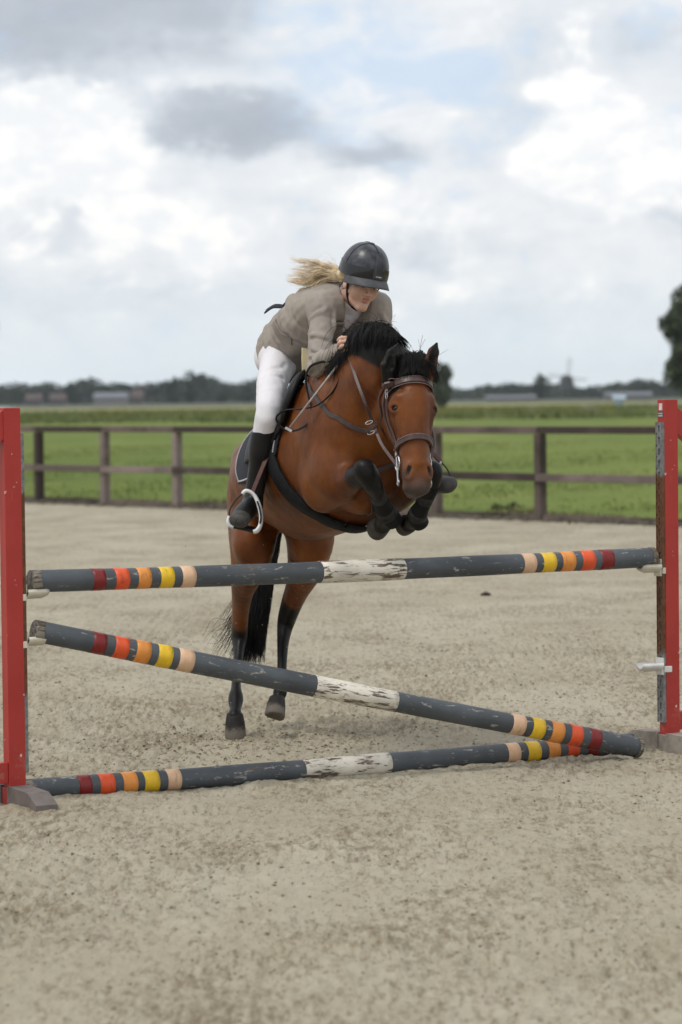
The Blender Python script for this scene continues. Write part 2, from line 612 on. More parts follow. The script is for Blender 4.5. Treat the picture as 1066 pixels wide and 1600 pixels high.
# ------------------------------------------------------------------ ground of the arena
def axis_lines(dense_lo, dense_hi, step_lo, step_hi, lo, hi):
    d = [dense_lo]
    while d[-1] < dense_hi:
        f_ = (d[-1] - dense_lo) / (dense_hi - dense_lo)
        d.append(d[-1] + step_lo + (step_hi - step_lo) * f_)
    a = []; s_ = step_lo; x = dense_lo
    while x > lo:
        s_ = min(s_ * 1.35, 4); x -= s_; a.append(x)
    b = []; s_ = step_hi; x = d[-1]
    while x < hi:
        s_ = min(s_ * 1.3, 4); x += s_; b.append(x)
    return np.array(a[::-1] + d + b)


def smooth01(x):
    x = np.clip(x, 0, 1)
    return x * x * (3 - 2 * x)


def sand_height(X, Y):
    m = smooth01((X + 4.5) / 1.0) * smooth01((4.5 - X) / 1.0) * smooth01((Y - 5) / 1.5) * smooth01((27 - Y) / 6)
    patch = smooth01(.5 + .9 * vnoise(X * .9, Y * .55, 5) + .35 * vnoise(X * 2.3, Y * 1.6, 6))
    h = .012 * vnoise(X * 1.3, Y * 1.1, 1) + .008 * vnoise(X * 3.1, Y * 2.6, 2)
    rough = .011 * vnoise(X * 11, Y * 7, 3) + .014 * np.maximum(vnoise(X * 25, Y * 17, 4), -.15) + .014 * np.maximum(vnoise(X * 41, Y * 29, 14), -.1) + .010 * vnoise(X * 66, Y * 40, 8)
    h = h + rough * (.4 + .8 * patch)
    for hx, hy, hr, hd in HOOFPRINTS:
        d = np.hypot((X - hx), (Y - hy) * .85) / hr
        near = d < 2.2
        dd = np.where(near, d, 9)
        h = h - hd * np.exp(-(dd / .75) ** 4) + hd * .7 * np.exp(-((dd - 1.25) / .3) ** 2)
    # sand heaped and kicked about under the hind feet
    h = h + .02 * np.exp(-(((X + .48) / .35) ** 2 + ((Y - 15.0) / .5) ** 2)) * (1 + .8 * vnoise(X * 14, Y * 10, 9))
    return h * m


hr_ = np.random.default_rng(5)
HOOFPRINTS = [(hr_.uniform(-2.2, 2.2), hr_.uniform(8, 22), hr_.uniform(.055, .075), hr_.uniform(.008, .022)) for _ in range(150)]
gx = axis_lines(-3.0, 3.0, .0125, .0125, -70, 70)
gy = axis_lines(7.0, 19.5, .013, .028, -30, 95)
GX, GY = np.meshgrid(gx, gy, indexing='ij')
GZ = sand_height(GX, GY)
nx_, ny_ = GX.shape
idx = np.arange(nx_ * ny_).reshape(nx_, ny_)
q = np.stack([idx[:-1, :-1], idx[1:, :-1], idx[1:, 1:], idx[:-1, 1:]], -1).reshape(-1, 4)
o = link_mesh('sand_arena', np_mesh('sand_arena', np.stack([GX, GY, GZ], -1).reshape(-1, 3), q), MAT['sand'])
tag(o, kind='structure')

# loose crumbs of sand lying on it: countless, one object
def lumps(pts, sizes, seed=1):
    r_ = np.random.default_rng(seed)
    base = np.array([(1, 0, 0), (-1, 0, 0), (0, 1, 0), (0, -1, 0), (0, 0, 1), (0, 0, -1)], float)
    tri = np.array([(0, 2, 4), (2, 1, 4), (1, 3, 4), (3, 0, 4), (2, 0, 5), (1, 2, 5), (3, 1, 5), (0, 3, 5)])
    n_ = len(pts)
    q_ = r_.normal(size=(n_, 3, 3)); q_, _ = np.linalg.qr(q_)
    sc = sizes[:, None, None] * r_.uniform(.55, 1.25, size=(n_, 6, 1))
    v_ = np.einsum('nij,kj->nki', q_, base) * sc
    v_[..., 2] *= .7
    v_ = v_ + pts[:, None, :]
    f_ = tri[None] + (np.arange(n_) * 6)[:, None, None]
    return v_.reshape(-1, 3), f_.reshape(-1, 3)


cn = 45000
cy = 7.2 + 15 * hr_.random(cn) ** .8
cx = hr_.uniform(-1, 1, cn) * (.13 * cy + .3)
keep = (vnoise(cx * .9, cy * .55, 5) + .7 * hr_.random(cn)) > .1
cx, cy = cx[keep], cy[keep]
cs = .0015 + .010 * hr_.random(len(cx)) ** 7
cz = sand_height(cx, cy) + cs * .2
mx = hr_.normal(-.48, .42, 1500); my = hr_.normal(15.0, .5, 1500)
ms = .003 + .011 * hr_.random(1500) ** 3
vv, ff = lumps(np.concatenate([np.stack([cx, cy, cz], 1), np.stack([mx, my, sand_height(mx, my) + ms * .2], 1)]), np.concatenate([cs, ms]))
MAT['crumb'] = simple('damp_sand_crumbs', (.285, .24, .165), .95, .5, 60, .4)
tag(link_mesh('sand_crumbs', np_mesh('sand_crumbs', vv, ff), MAT['crumb'], smooth=False), kind='stuff')

# grains thrown up by the hind feet, in the air
gp = []
for _ in range(150):
    a_ = hr_.random()
    gp.append(P(hr_.normal(420, 120), 1120 - 420 * a_ ** 1.6 + hr_.normal(0, 20), 15.1 + hr_.normal(0, .5)))
gs_ = .0016 + .003 * hr_.random(len(gp)) ** 3
vv, ff = lumps(np.array(gp), gs_, 4)
tag(link_mesh('flying_sand', np_mesh('flying_sand', vv, ff), MAT['sand'], smooth=False), kind='stuff')

# dark clod lying on the sand
cp = G(759, 931)
clod = MB()
for dx_, dz_, rr_ in ((0, .016, .03), (.025, .012, .022), (-.027, .01, .02)):
    clod.sphere((cp[0] + dx_, cp[1] + hr_.normal(0, .01), dz_), (rr_, rr_, rr_ * .75), 9, 6)
MAT['clod'] = simple('dark_clod', (.045, .032, .022), .95, .4, 60, .6)
o = clod.build('sand_clod', MAT['clod'], None, (cp[0], cp[1], 0), True)
tag(o, 'small dark clod lying alone on the open sand beyond the top pole', 'clod')

# ------------------------------------------------------------------ pasture beyond the fence
FA, FB = G(62, 785), G(845, 813)                     # fence line on the ground
FD = unit(FB - FA)
FN = V(-FD[1], FD[0], 0)                             # pointing away from the camera
if FN[1] < 0: FN = -FN
pa = FA - FD * 45 + FN * .12; pb = FB + FD * 55 + FN * .12
fm = MB()
rows = [0, .3, 1, 3, 8, 20, 45, 90, 180, 350, 700, 1500, 4000]
ncol = 60
pv = []
for r_i, rr in enumerate(rows):
    for k in range(ncol + 1):
        t_ = k / ncol
        spread = 1 + rr / 40.0
        mid_ = (pa + pb) / 2
        p_ = mid_ + (pa + (pb - pa) * t_ - mid_) * spread + FN * rr
        pv.append((p_[0], p_[1], .05 + (.04 * math.sin(k * 1.7 + r_i) if 0 < rr < 300 else 0)))
pf = []
for r_i in range(len(rows) - 1):
    for k in range(ncol):
        a_ = r_i * (ncol + 1) + k
        pf.append((a_, a_ + 1, a_ + ncol + 2, a_ + ncol + 1))
fm.add(pv, pf)
tag(fm.build('pasture', MAT['field'], None, None, True), kind='structure')

# distant ground: pale strip of bare land / road, and water-grey strip
def ground_strip(name, x0, x1, y0, y1, mat, lift, d0, d1, kind='structure'):
    m_ = MB()
    n_ = 14
    vs = []
    for k in range(n_ + 1):
        x_ = x0 + (x1 - x0) * k / n_
        for dd in (d0, d1):
            p_ = P(x_, 640, dd)
            vs.append((p_[0], p_[1], lift))
    m_.add(vs, [(2 * k, 2 * k + 2, 2 * k + 3, 2 * k + 1) for k in range(n_)])
    return tag(m_.build(name, mat), kind=kind)


MAT['bare'] = simple('pale_bare_soil', (.085, .09, .07), .95, .2, .02, .2, .05)
MAT['meadow'] = simple('dry_meadow', (.21, .20, .075), .95, .35, .03, .2, .05)
ground_strip('dry_meadow', -3000, 4200, 0, 0, MAT['meadow'], .11, 400, 620)
ground_strip('bare_land', -3000, 4200, 0, 0, MAT['bare'], .14, 700, 1500)

# taller growth in the far pasture: masses of blades, one object each
def blade_field(name, d0, d1, n_, h0, h1, w0, mat, seed, xlo=-60, xhi=1130, clump=.02):
    r_ = np.random.default_rng(seed)
    dd = d0 + (d1 - d0) * r_.random(n_)
    px = r_.uniform(xlo, xhi, n_)
    X_ = (px - CXP) / FPX * dd
    den = vnoise(X_ * clump * 2, dd * clump, seed) + .6 * r_.random(n_)
    kp = (den > .05) & ((X_ - FA[0]) * FN[0] + (dd - FA[1]) * FN[1] > .15)
    X_, dd, den = X_[kp], dd[kp], den[kp]
    n2_ = len(X_)
    hh = (h0 + (h1 - h0) * r_.random(n2_)) * (.6 + .5 * np.clip(den, 0, 1))
    a_ = r_.uniform(0, math.pi, n2_)
    wv = np.stack([np.cos(a_), np.sin(a_), np.zeros(n2_)], 1) * (w0 * hh)[:, None]
    lean = np.stack([r_.normal(0, .25, n2_), r_.normal(0, .25, n2_), np.ones(n2_)], 1) * hh[:, None]
    b_ = np.stack([X_, dd, np.full(n2_, .03)], 1)
    v_ = np.stack([b_ - wv, b_ + wv, b_ + lean], 1).reshape(-1, 3)
    f_ = np.arange(n2_ * 3).reshape(-1, 3)
    return tag(link_mesh(name, np_mesh(name, v_, f_), mat, smooth=False), kind='stuff')


MAT['grass'] = leaf_mat('grass_blades', (.075, .112, .022), (.16, .19, .048))
MAT['reed'] = leaf_mat('reed_blades', (.075, .105, .028), (.155, .175, .05))
MAT['weed'] = leaf_mat('dry_weed_blades', (.05, .055, .02), (.23, .20, .09))
MAT['yellow'] = leaf_mat('yellow_weed', (.16, .16, .03), (.27, .24, .05))
blade_field('grass', 43, 110, 60000, .03, .10, .16, MAT['grass'], 21, clump=3.1)
blade_field('tall_grass', 210, 400, 22000, .2, .55, .5, MAT['reed'], 22, clump=.03)
blade_field('tall_grass', 330, 420, 4500, .3, .6, .5, MAT['yellow'], 23, 150, 420, .03)
blade_field('tall_grass', 260, 400, 6500, .25, .5, .5, MAT['yellow'], 26, 660, 960, .03)

# ------------------------------------------------------------------ trees
MAT['leaf_far'] = leaf_mat('far_leaves', (.012, .022, .012), (.034, .052, .024))
MAT['leaf_near'] = leaf_mat('dark_leaves', (.024, .036, .015), (.075, .095, .038))
MAT['bark'] = simple('bark', (.07, .055, .042), .95, .35, 3, .5, .03)


def leaf_cloud(centres, radii, n_, size, seed):
    r_ = np.random.default_rng(seed)
    centres = np.asarray(centres, float); radii = np.asarray(radii, float)
    w_ = np.prod(radii, axis=1) ** .75; w_ /= w_.sum()
    which = r_.choice(len(centres), n_, p=w_)
    d_ = r_.normal(size=(n_, 3)); d_ /= np.linalg.norm(d_, axis=1, keepdims=True)
    rad = r_.random(n_) ** .38
    c_ = centres[which] + d_ * radii[which] * rad[:, None]
    a_ = r_.normal(size=(n_, 3)); a_ /= np.linalg.norm(a_, axis=1, keepdims=True)
    b_ = np.cross(a_, r_.normal(size=(n_, 3))); b_ /= np.linalg.norm(b_, axis=1, keepdims=True)
    s_ = size * r_.uniform(.6, 1.4, n_)[:, None]
    v_ = np.stack([c_ - a_ * s_, c_ + b_ * s_ * .55, c_ + a_ * s_, c_ - b_ * s_ * .55], 1).reshape(-1, 3)
    return v_, np.arange(n_ * 4).reshape(-1, 4)


def tree(name, base, h, wid, n_, leaf, label, group, mat, seed, trunk_share=.25, lumps_=9, shape='round', loose=1.0):
    r_ = np.random.default_rng(seed)
    base = np.asarray(base, float)
    t_ = empty(name, base, label, 'tree', group)
    cs_, rs_ = [], []
    for k in range(lumps_):
        zf = trunk_share + (1 - trunk_share) * (k + .5) / lumps_
        u_ = (zf - trunk_share) / (1 - trunk_share)
        if shape == 'round': ww = math.sin(math.pi * min(max(u_ * .86 + .12, 0), 1)) ** .7
        elif shape == 'tall': ww = (1 - u_ ** 2.2) ** .8
        else: ww = 1 - .9 * u_
        a_ = r_.uniform(0, 6.28); off = r_.uniform(.1, .6) * wid * ww * .5
        cs_.append(base + V(math.cos(a_) * off, math.sin(a_) * off, h * zf))
        rr = wid * .5 * max(ww, .25) * r_.uniform(.5, .85)
        rs_.append((rr, rr, min(rr, h * .22) * r_.uniform(.7, 1.0)))
    v_, f_ = leaf_cloud(cs_, np.array(rs_) * loose, n_, leaf, seed + 1)
    link_mesh('crown', np_mesh('crown', v_, f_), mat, t_, smooth=False)
    tr = MB()
    top = base + V(0, 0, h * .8)
    tr.tube([base, base + V(.02 * h, 0, h * .3), base + V(-.01 * h, 0, h * .55), top], [h * .03, h * .022, h * .014, h * .004], 7)
    for c_ in cs_[:6]:
        s_ = base + V(0, 0, max(h * trunk_share * .8, (c_[2] - base[2]) * .6))
        tr.tube([s_, (s_ + c_) / 2 + V(0, 0, -.02 * h), c_], [h * .012, h * .008, h * .003], 5)
    tr.build('trunk', MAT['bark'], t_, None, True)
    return t_


def ground_at(x, d):
    p_ = P(x, 640, d)
    return V(p_[0], p_[1], 0.05)


def tree_px(x, d, wpx, ytop, label, group, n_=500, leaf=None, mat=None, seed=0, **kw):
    b_ = ground_at(x, d)
    h_ = P(x, ytop, d)[2] - b_[2]
    return tree('tree' if 'far' not in label else 'distant_tree', b_, h_, wpx / FPX * d, n_, leaf or h_ * .06, label, group, mat or MAT['leaf_far'], seed, **kw)


GF = 'trees along the far horizon'
specs = [
    (28, 980, 60, 607, 'low dark distant tree just right of the red left wing post', 'round'),
    (112, 1050, 34, 598, 'thin distant tree rising over the roofs left of the horse', 'tall'),
    (162, 1000, 46, 601, 'rounded distant tree over the long pale roof left of the horse', 'round'),
    (272, 950, 34, 587, 'tallest loose distant tree, left of the pair over the left treeline', 'tall'),
    (296, 960, 28, 595, 'shorter loose distant tree, right of the pair over the left treeline', 'tall'),
    (352, 1000, 46, 599, 'broad dark distant tree next to the rider\'s white breeches', 'round'),
    (385, 980, 40, 603, 'dark distant tree partly behind the rider\'s knee', 'round'),
    (795, 1050, 60, 600, 'low wide distant tree between the horse\'s ears and the windmill', 'round'),
    (846, 1000, 36, 584, 'pointed distant tree just left of the windmill', 'tall'),
    (960, 1080, 60, 602, 'wide low distant tree between the windmill and right wing', 'round'),
    (1008, 1020, 50, 598, 'distant tree nearest the red post of the right wing', 'round'),
]
for i, (x_, d_, w_, y_, lb, sh) in enumerate(specs):
    tree_px(x_, d_, w_, y_, lb, GF, 900, None, MAT['leaf_far'], 40 + i, trunk_share=.12, shape=sh, loose=.75 if sh == 'tall' and x_ in (272, 296) else 1.0)
tree_px(690, 420, 46, 566, 'small dark bushy tree seen just behind the horse\'s right ear', 'trees at mid distance', 1500, .45, MAT['leaf_near'], 71, trunk_share=.08)
tree_px(1085, 300, 116, 436, 'large dark broadleaf tree at the right edge behind the right wing', 'trees at mid distance', 9000, .34, MAT['leaf_near'], 72, trunk_share=.12, lumps_=14, shape='round')
tree_px(-49, 62, 124, 395, 'leafy tree whose branch tip pokes in at the left edge of the sky', 'trees at mid distance', 2600, .085, MAT['leaf_near'], 73, trunk_share=.45, lumps_=11)

# the rest of the treeline reads as one mass
cs_, rs_ = [], []
tr_ = np.random.default_rng(9)
for k in range(420):
    x_ = tr_.uniform(-120, 1200); d_ = tr_.uniform(1120, 1500)
    b_ = ground_at(x_, d_)
    hh = (8.3 + 3.8 * vnoise(np.array([x_ * .022]), np.array([.5]), 31)[0] + tr_.uniform(-1.2, 1.6)) * (1.0 if x_ < 420 else .66)
    cs_.append(b_ + V(0, 0, hh * .48)); rs_.append((tr_.uniform(4, 8), 5, hh * .52))
v_, f_ = leaf_cloud(cs_, rs_, 60000, 1.0, 77)
tag(link_mesh('treeline', np_mesh('treeline', v_, f_), MAT['leaf_far'], smooth=False), kind='stuff')
# rough hedge and reed mass at the foot of the treeline
cs_ = [ground_at(x_, tr_.uniform(1080, 1115)) + V(0, 0, .9) for x_ in np.linspace(-120, 1200, 230)]
v_, f_ = leaf_cloud(cs_, [(5, 3, 1.6)] * len(cs_), 9000, .55, 78)
tag(link_mesh('hedge_mass', np_mesh('hedge_mass', v_, f_), MAT['leaf_far'], smooth=False), kind='stuff')

# ------------------------------------------------------------------ far houses, shed, windmill
MAT['roof_red'] = simple('red_roof_tiles', (.085, .06, .057), .85, .2, 1.2, .3, .03)
MAT['roof_grey'] = simple('grey_roof', (.14, .155, .175), .7, .2, 1.2, .3, .03)
MAT['brick_wall'] = simple('pinkish_brick_wall', (.12, .095, .09), .9, .2, 2, .3, .02)
MAT['pale_wall'] = simple('pale_wall', (.19, .185, .18), .8, .12, 1.5, .2, .02)
MAT['glass'] = simple('dark_window_glass', (.03, .035, .04), .15, .2, 1, .0)
MAT['blue_wall'] = simple('pale_blue_panel', (.36, .45, .52), .6, .1, 2, .1)


def house(x, d, wpx, wall_h, roof_h, wall, roof, label, cat='house', depth=8.0, group=None, nwin=3):
    b_ = ground_at(x, d)
    w_ = wpx / FPX * d
    t_ = empty(cat.replace(' ', '_'), b_, label, cat, group)
    m_ = MB(); m_.box(b_ + V(0, depth / 2, wall_h / 2), (w_, depth, wall_h)); m_.build('wall', wall, t_)
    r_ = MB()
    e_ = .35
    z0 = wall_h + .01
    a = b_ + V(-w_ / 2 - e_, -e_, z0); 
    tri = [a, a + V(0, depth + 2 * e_, 0), a + V(0, depth / 2 + e_, roof_h)]
    r_.prism(tri, (w_ + 2 * e_, 0, 0)); ro = r_.build('roof', roof, t_)
    if nwin:
        for k in range(nwin):
            xx = -w_ / 2 + w_ * (k + .5) / nwin
            f_ = MB(); f_.box(b_ + V(xx, -.02, wall_h * .55), (1.1, .1, 1.2)); fr = f_.build('window', MAT['pale_wall'], t_)
            g_ = MB(); g_.box(b_ + V(xx, -.085, wall_h * .55), (.9, .03, 1.0)); g_.build('pane', MAT['glass'], fr)
        c_ = MB(); c_.box(b_ + V(w_ * .25, depth * .5, wall_h + roof_h), (.7, .7, 1.3)); c_.build('chimney', MAT['brick_wall'], ro)
    return t_


GH = 'far farm buildings'
house(52, 930, 22, 2.0, 1.8, MAT['brick_wall'], MAT['roof_red'], 'far house with dull red roof nearest the left wing post', 'house', group=GH)
house(90, 950, 22, 2.0, 1.8, MAT['brick_wall'], MAT['roof_red'], 'far brick house, second from the left wing post', 'house', group=GH)
house(172, 900, 50, 2.3, 1.6, MAT['pale_wall'], MAT['roof_grey'], 'long low far barn with pale grey roof left of the horse', 'barn', 14, GH, 0)
house(214, 940, 16, 2.4, 2.4, MAT['brick_wall'], MAT['roof_red'], 'far narrow house with dark red roof at the barn\'s right end', 'house', group=GH, nwin=2)
house(800, 820, 76, 1.0, .7, MAT['pale_wall'], MAT['roof_grey'], 'very long low grey shed on the horizon left of the windmill', 'shed', 12, GH, 0)
house(985, 760, 70, 1.4, .8, MAT['pale_wall'], MAT['roof_grey'], 'very long low grey shed on the horizon near the right wing', 'shed', 12, GH, 0)
house(968, 430, 13, 1.0, .5, MAT['blue_wall'], MAT['blue_wall'], 'tiny pale blue hut in the far pasture near the right wing', 'hut', 1.2, None, 0)
sandp = MB()
for (x_, w_, d_) in ((830, 46, 300), (918, 40, 320)):
    b_ = ground_at(x_, d_)
    sandp = MB()
    sandp.sphere(b_, (w_ / FPX * d_ / 2, 2.5, .42), 18, 8)
    o = sandp.build('sand_heap', MAT['bare'], None, b_, True)
    tag(o, 'flat pale heap in the far pasture %s the windmill' % ('just left of' if x_ < 850 else 'just right of'), 'heap', 'pale heaps in the pasture')

# windmill
wb = ground_at(886, 1180)
wd = 1180 / FPX
wm = empty('windmill', wb, 'distant dark windmill with four sails on the horizon right of the horse', 'windmill')
MAT['mill'] = simple('dark_thatch', (.075, .075, .075), .9, .2, 2, .3, .03)
m_ = MB()
prof = [(4.4, 0), (4.2, 2.6), (3.5, 2.7), (2.6, 7.4)]
n_ = 8
vs = []
for r_, z_ in prof:
    vs += [wb + V(r_ * math.cos(2 * math.pi * k / n_), r_ * math.sin(2 * math.pi * k / n_), z_) for k in range(n_)]
fs = []
for j in range(len(prof) - 1):
    for k in range(n_):
        fs.append((j * n_ + k, j * n_ + (k + 1) % n_, (j + 1) * n_ + (k + 1) % n_, (j + 1) * n_ + k))
m_.add(vs, fs); m_.build('tower', MAT['mill'], wm)
m_ = MB(); m_.sphere(wb + V(0, 0, 7.5), (2.6, 3.1, 2.1), 14, 8); m_.build('cap', MAT['mill'], wm, None, True)
hub = wb + V(0, -3.7, 8.3)
m_ = MB(); m_.tube([hub + V(0, 2, 0), hub + V(0, -.4, 0)], .4, 8); m_.build('axle', MAT['mill'], wm)
for k in range(4):
    a_ = R(4 + 90 * k)
    dv = V(math.sin(a_), 0, math.cos(a_)); sv = V(math.cos(a_), 0, -math.sin(a_))
    m_ = MB()
    m_.tube([hub, hub + dv * 8.0], [.16, .10], 6)
    for j in range(7):
        p_ = hub + dv * (2.0 + j * .95)
        m_.box(p_ + sv * .55, (1.5, .08, .1), (sv, V(0, 1, 0), dv))
    m_.box(hub + dv * 4.9 + sv * 1.28, (.1, .08, 6.0), (sv, V(0, 1, 0), dv))
    m_.build('sail', MAT['mill'], wm)

# ------------------------------------------------------------------ post and rail fence
fence = empty('post_and_rail_fence', (FA + FB) / 2, 'weathered dark brown two-rail wooden fence along the far edge of the sand', 'fence')
flen = np.linalg.norm(FB - FA)
# post positions come from where the posts stand in the photograph
def fence_t(x):
    """distance along the fence from FA for the post seen at column x (base)"""
    y = 785 + (x - 62) * (813 - 785) / (845 - 62)
    return float(np.dot(G(x, y) - FA, FD))


ts = [fence_t(x) for x in (62, 165, 278, 402, 538, 683, 845, 1039)]
sp = (ts[-1] - ts[0]) / 7
ts = [ts[0] - sp * k for k in range(5, 0, -1)] + ts + [ts[-1] + sp * k for k in range(1, 6)]
RH = 1.205
pmesh = None
for i, t_ in enumerate(ts):
    p0 = FA + FD * t_
    pb_ = MB()
    pb_.box(p0 + V(0, 0, RH / 2 - .02), (.13, .13, RH + .04), (FD, FN, V(0, 0, 1)), .012)
    o = pb_.build('post', MAT['rail_pale' if i in (7, 6) else 'rail'], fence)
for i in range(len(ts) - 1):
    a_, b_ = FA + FD * (ts[i] - (.0 if i else .1)), FA + FD * ts[i + 1]
    jit = [tr_.uniform(-.012, .012) for _ in range(2)]
    for z_, hgt, dep in ((RH + .055, .10, .14), (.60, .11, .045)):
        a2 = a_ + V(0, 0, z_ + jit[0] * (z_ < 1)); b2 = b_ + V(0, 0, z_ + jit[1] * (z_ < 1))
        off = V(0, 0, 0) if z_ > 1 else -FN * .09
        d_ = unit(b2 - a2)
        r_ = MB()
        r_.box((a2 + b2) / 2 + off, (np.linalg.norm(b2 - a2) - .012, dep, hgt), (d_, FN, np.cross(d_, FN)), .01)
        r_.build('rail', MAT['rail_pale' if (z_ < 1 and i in (5, 6, 9, 11)) else 'rail'], fence)
    e_ = MB()
    mid_ = (a_ + b_) / 2
    e_.box(mid_ - FN * .0 + V(0, 0, .035), (np.linalg.norm(b_ - a_) - .14, .05, .10), (FD, FN, V(0, 0, 1)), .01)
    e_.build('edging_board', MAT['rail'], fence)
# weeds and loose soil along the foot of the fence
r_ = np.random.default_rng(61)
n_ = 16000
tt = r_.uniform(ts[0], ts[-1], n_); oo = np.abs(r_.normal(0, .28, n_)) * np.where(r_.random(n_) < .16, -.5, 1)
den = vnoise(tt * 1.1, tt * 0 + .3, 12)
oo = np.where(oo < 0, oo * .35, oo)
bp = FA[None] + FD[None] * tt[:, None] + FN[None] * (oo + .02)[:, None]
hh = r_.uniform(.04, .20, n_) * (.7 + .5 * den) * np.where(oo < 0, .45, 1)
a_ = r_.uniform(0, 3.14, n_)
wv = np.stack([np.cos(a_), np.sin(a_), a_ * 0], 1) * .014
ln = np.stack([r_.normal(0, .4, n_), r_.normal(0, .4, n_), np.ones(n_)], 1) * hh[:, None]
v_ = np.stack([bp - wv, bp + wv, bp + ln], 1).reshape(-1, 3)
tag(link_mesh('weeds', np_mesh('weeds', v_, np.arange(n_ * 3).reshape(-1, 3)), MAT['weed'], smooth=False), kind='stuff')
MAT['soil'] = simple('dark_edge_soil', (.10, .085, .06), .95, .5, 4, .6, .03)
n_ = 4200
tt = r_.uniform(ts[0], ts[-1], n_)
bp = FA[None] + FD[None] * tt[:, None] - FN[None] * np.abs(r_.normal(.05, .16, n_))[:, None] + V(0, 0, .012)[None]
vv, ff = lumps(bp, .02 + .055 * r_.random(n_) ** 2, 8)
tag(link_mesh('edge_soil', np_mesh('edge_soil', vv, ff), MAT['soil'], smooth=False), kind='stuff')
# a few dung / dark tufts in the grass
for x_, y_, lb in ((795, 803, 'dark weed tuft in the grass just beyond the fence, right of the horse'),):
    b_ = G(x_, y_)
    cs_ = [b_ + V(r_.normal(0, .1), r_.normal(0, .1), .1) for _ in range(5)]
    v_, f_ = leaf_cloud(cs_, [(.08, .08, .06)] * 5, 80, .035, 90)
    o = link_mesh('weed_tuft', np_mesh('weed_tuft', v_, f_), MAT['leaf_near'], None, b_, False)
    tag(o, lb, 'plant')

# ------------------------------------------------------------------ air: thin haze over the plain
hz_ = MB(); hz_.box((0, 1250, 14), (3000, 3300, 30.0))
MATH = bpy.data.materials.new('air'); MATH.use_nodes = True
ht = NT(MATH.node_tree); ho = ht.n('ShaderNodeOutputMaterial')
hv_ = ht.n('ShaderNodeVolumePrincipled', None, Color=(.86, .93, 1.0), Density=HAZE, Anisotropy=.1)
ht.t.links.new(hv_.outputs[0], ho.inputs['Volume'])
tag(hz_.build('haze', MATH), kind='stuff')

# ------------------------------------------------------------------ the jump
JL, JR = G(24, 1258), G(1047, 1172)                   # feet of the two inner posts
E1 = unit(JR - JL); E1[2] = 0; E1 = unit(E1)
EN = V(E1[1], -E1[0], 0)                              # towards the camera
EZ = V(0, 0, 1)
AX = (E1, EN, EZ)
PW, PD, PH = .078, .062, 1.72


def keyhole_track(parent, c_top, face_n, face_t, length, plate_w, pitch):
    """steel strip with keyhole slots; face_n outward, face_t across"""
    m_ = MB()
    nh = int(length / pitch)
    th = .004
    for k in range(nh):
        zc = -pitch * (k + .5)
        ring_o, ring_i = [], []
        n_ = 16
        for j in range(n_):
            a_ = 2 * math.pi * j / n_
            ca, sa = math.cos(a_), math.sin(a_)
            # rectangle border
            s_ = 1 / max(abs(ca) / (plate_w / 2), abs(sa) / (pitch / 2))
            ring_o.append((ca * s_, sa * s_))
            # keyhole: round head above, slot below
            if sa > -.35: rx, rz = .0075 * ca, .006 + .0085 * sa
            else: rx, rz = .0042 * (1 if ca > .25 else (-1 if ca < -.25 else ca * 4)), -.021 * (-sa)
            ring_i.append((rx, rz))
        vs = []
        for (x_, z_) in ring_o: vs.append(c_top + face_t * x_ + EZ * (zc + z_) + face_n * th)
        for (x_, z_) in ring_i: vs.append(c_top + face_t * x_ + EZ * (zc + z_) + face_n * th)
        for (x_, z_) in ring_i: vs.append(c_top + face_t * x_ + EZ * (zc + z_) + face_n * .0006)
        fs = []
        for j in range(n_):
            j2 = (j + 1) % n_
            fs.append((j, j2, n_ + j2, n_ + j)); fs.append((n_ + j, n_ + j2, 2 * n_ + j2, 2 * n_ + j))
        m_.add(vs, fs)
    L_ = nh * pitch
    for sg in (-1, 1):
        m_.box(c_top + face_t * sg * (plate_w / 2 + .002) - EZ * L_ / 2 + face_n * (.002 - .006), (.004, .02, L_), (face_t, face_n, EZ))
    m_.build('metal_track', MAT['track'], parent)
    b_ = MB(); b_.box(c_top - EZ * L_ / 2 - face_n * .004, (plate_w - .004, .006, L_ - .002), (face_t, face_n, EZ)); b_.build('track_backing', MAT['label_grey'], parent)


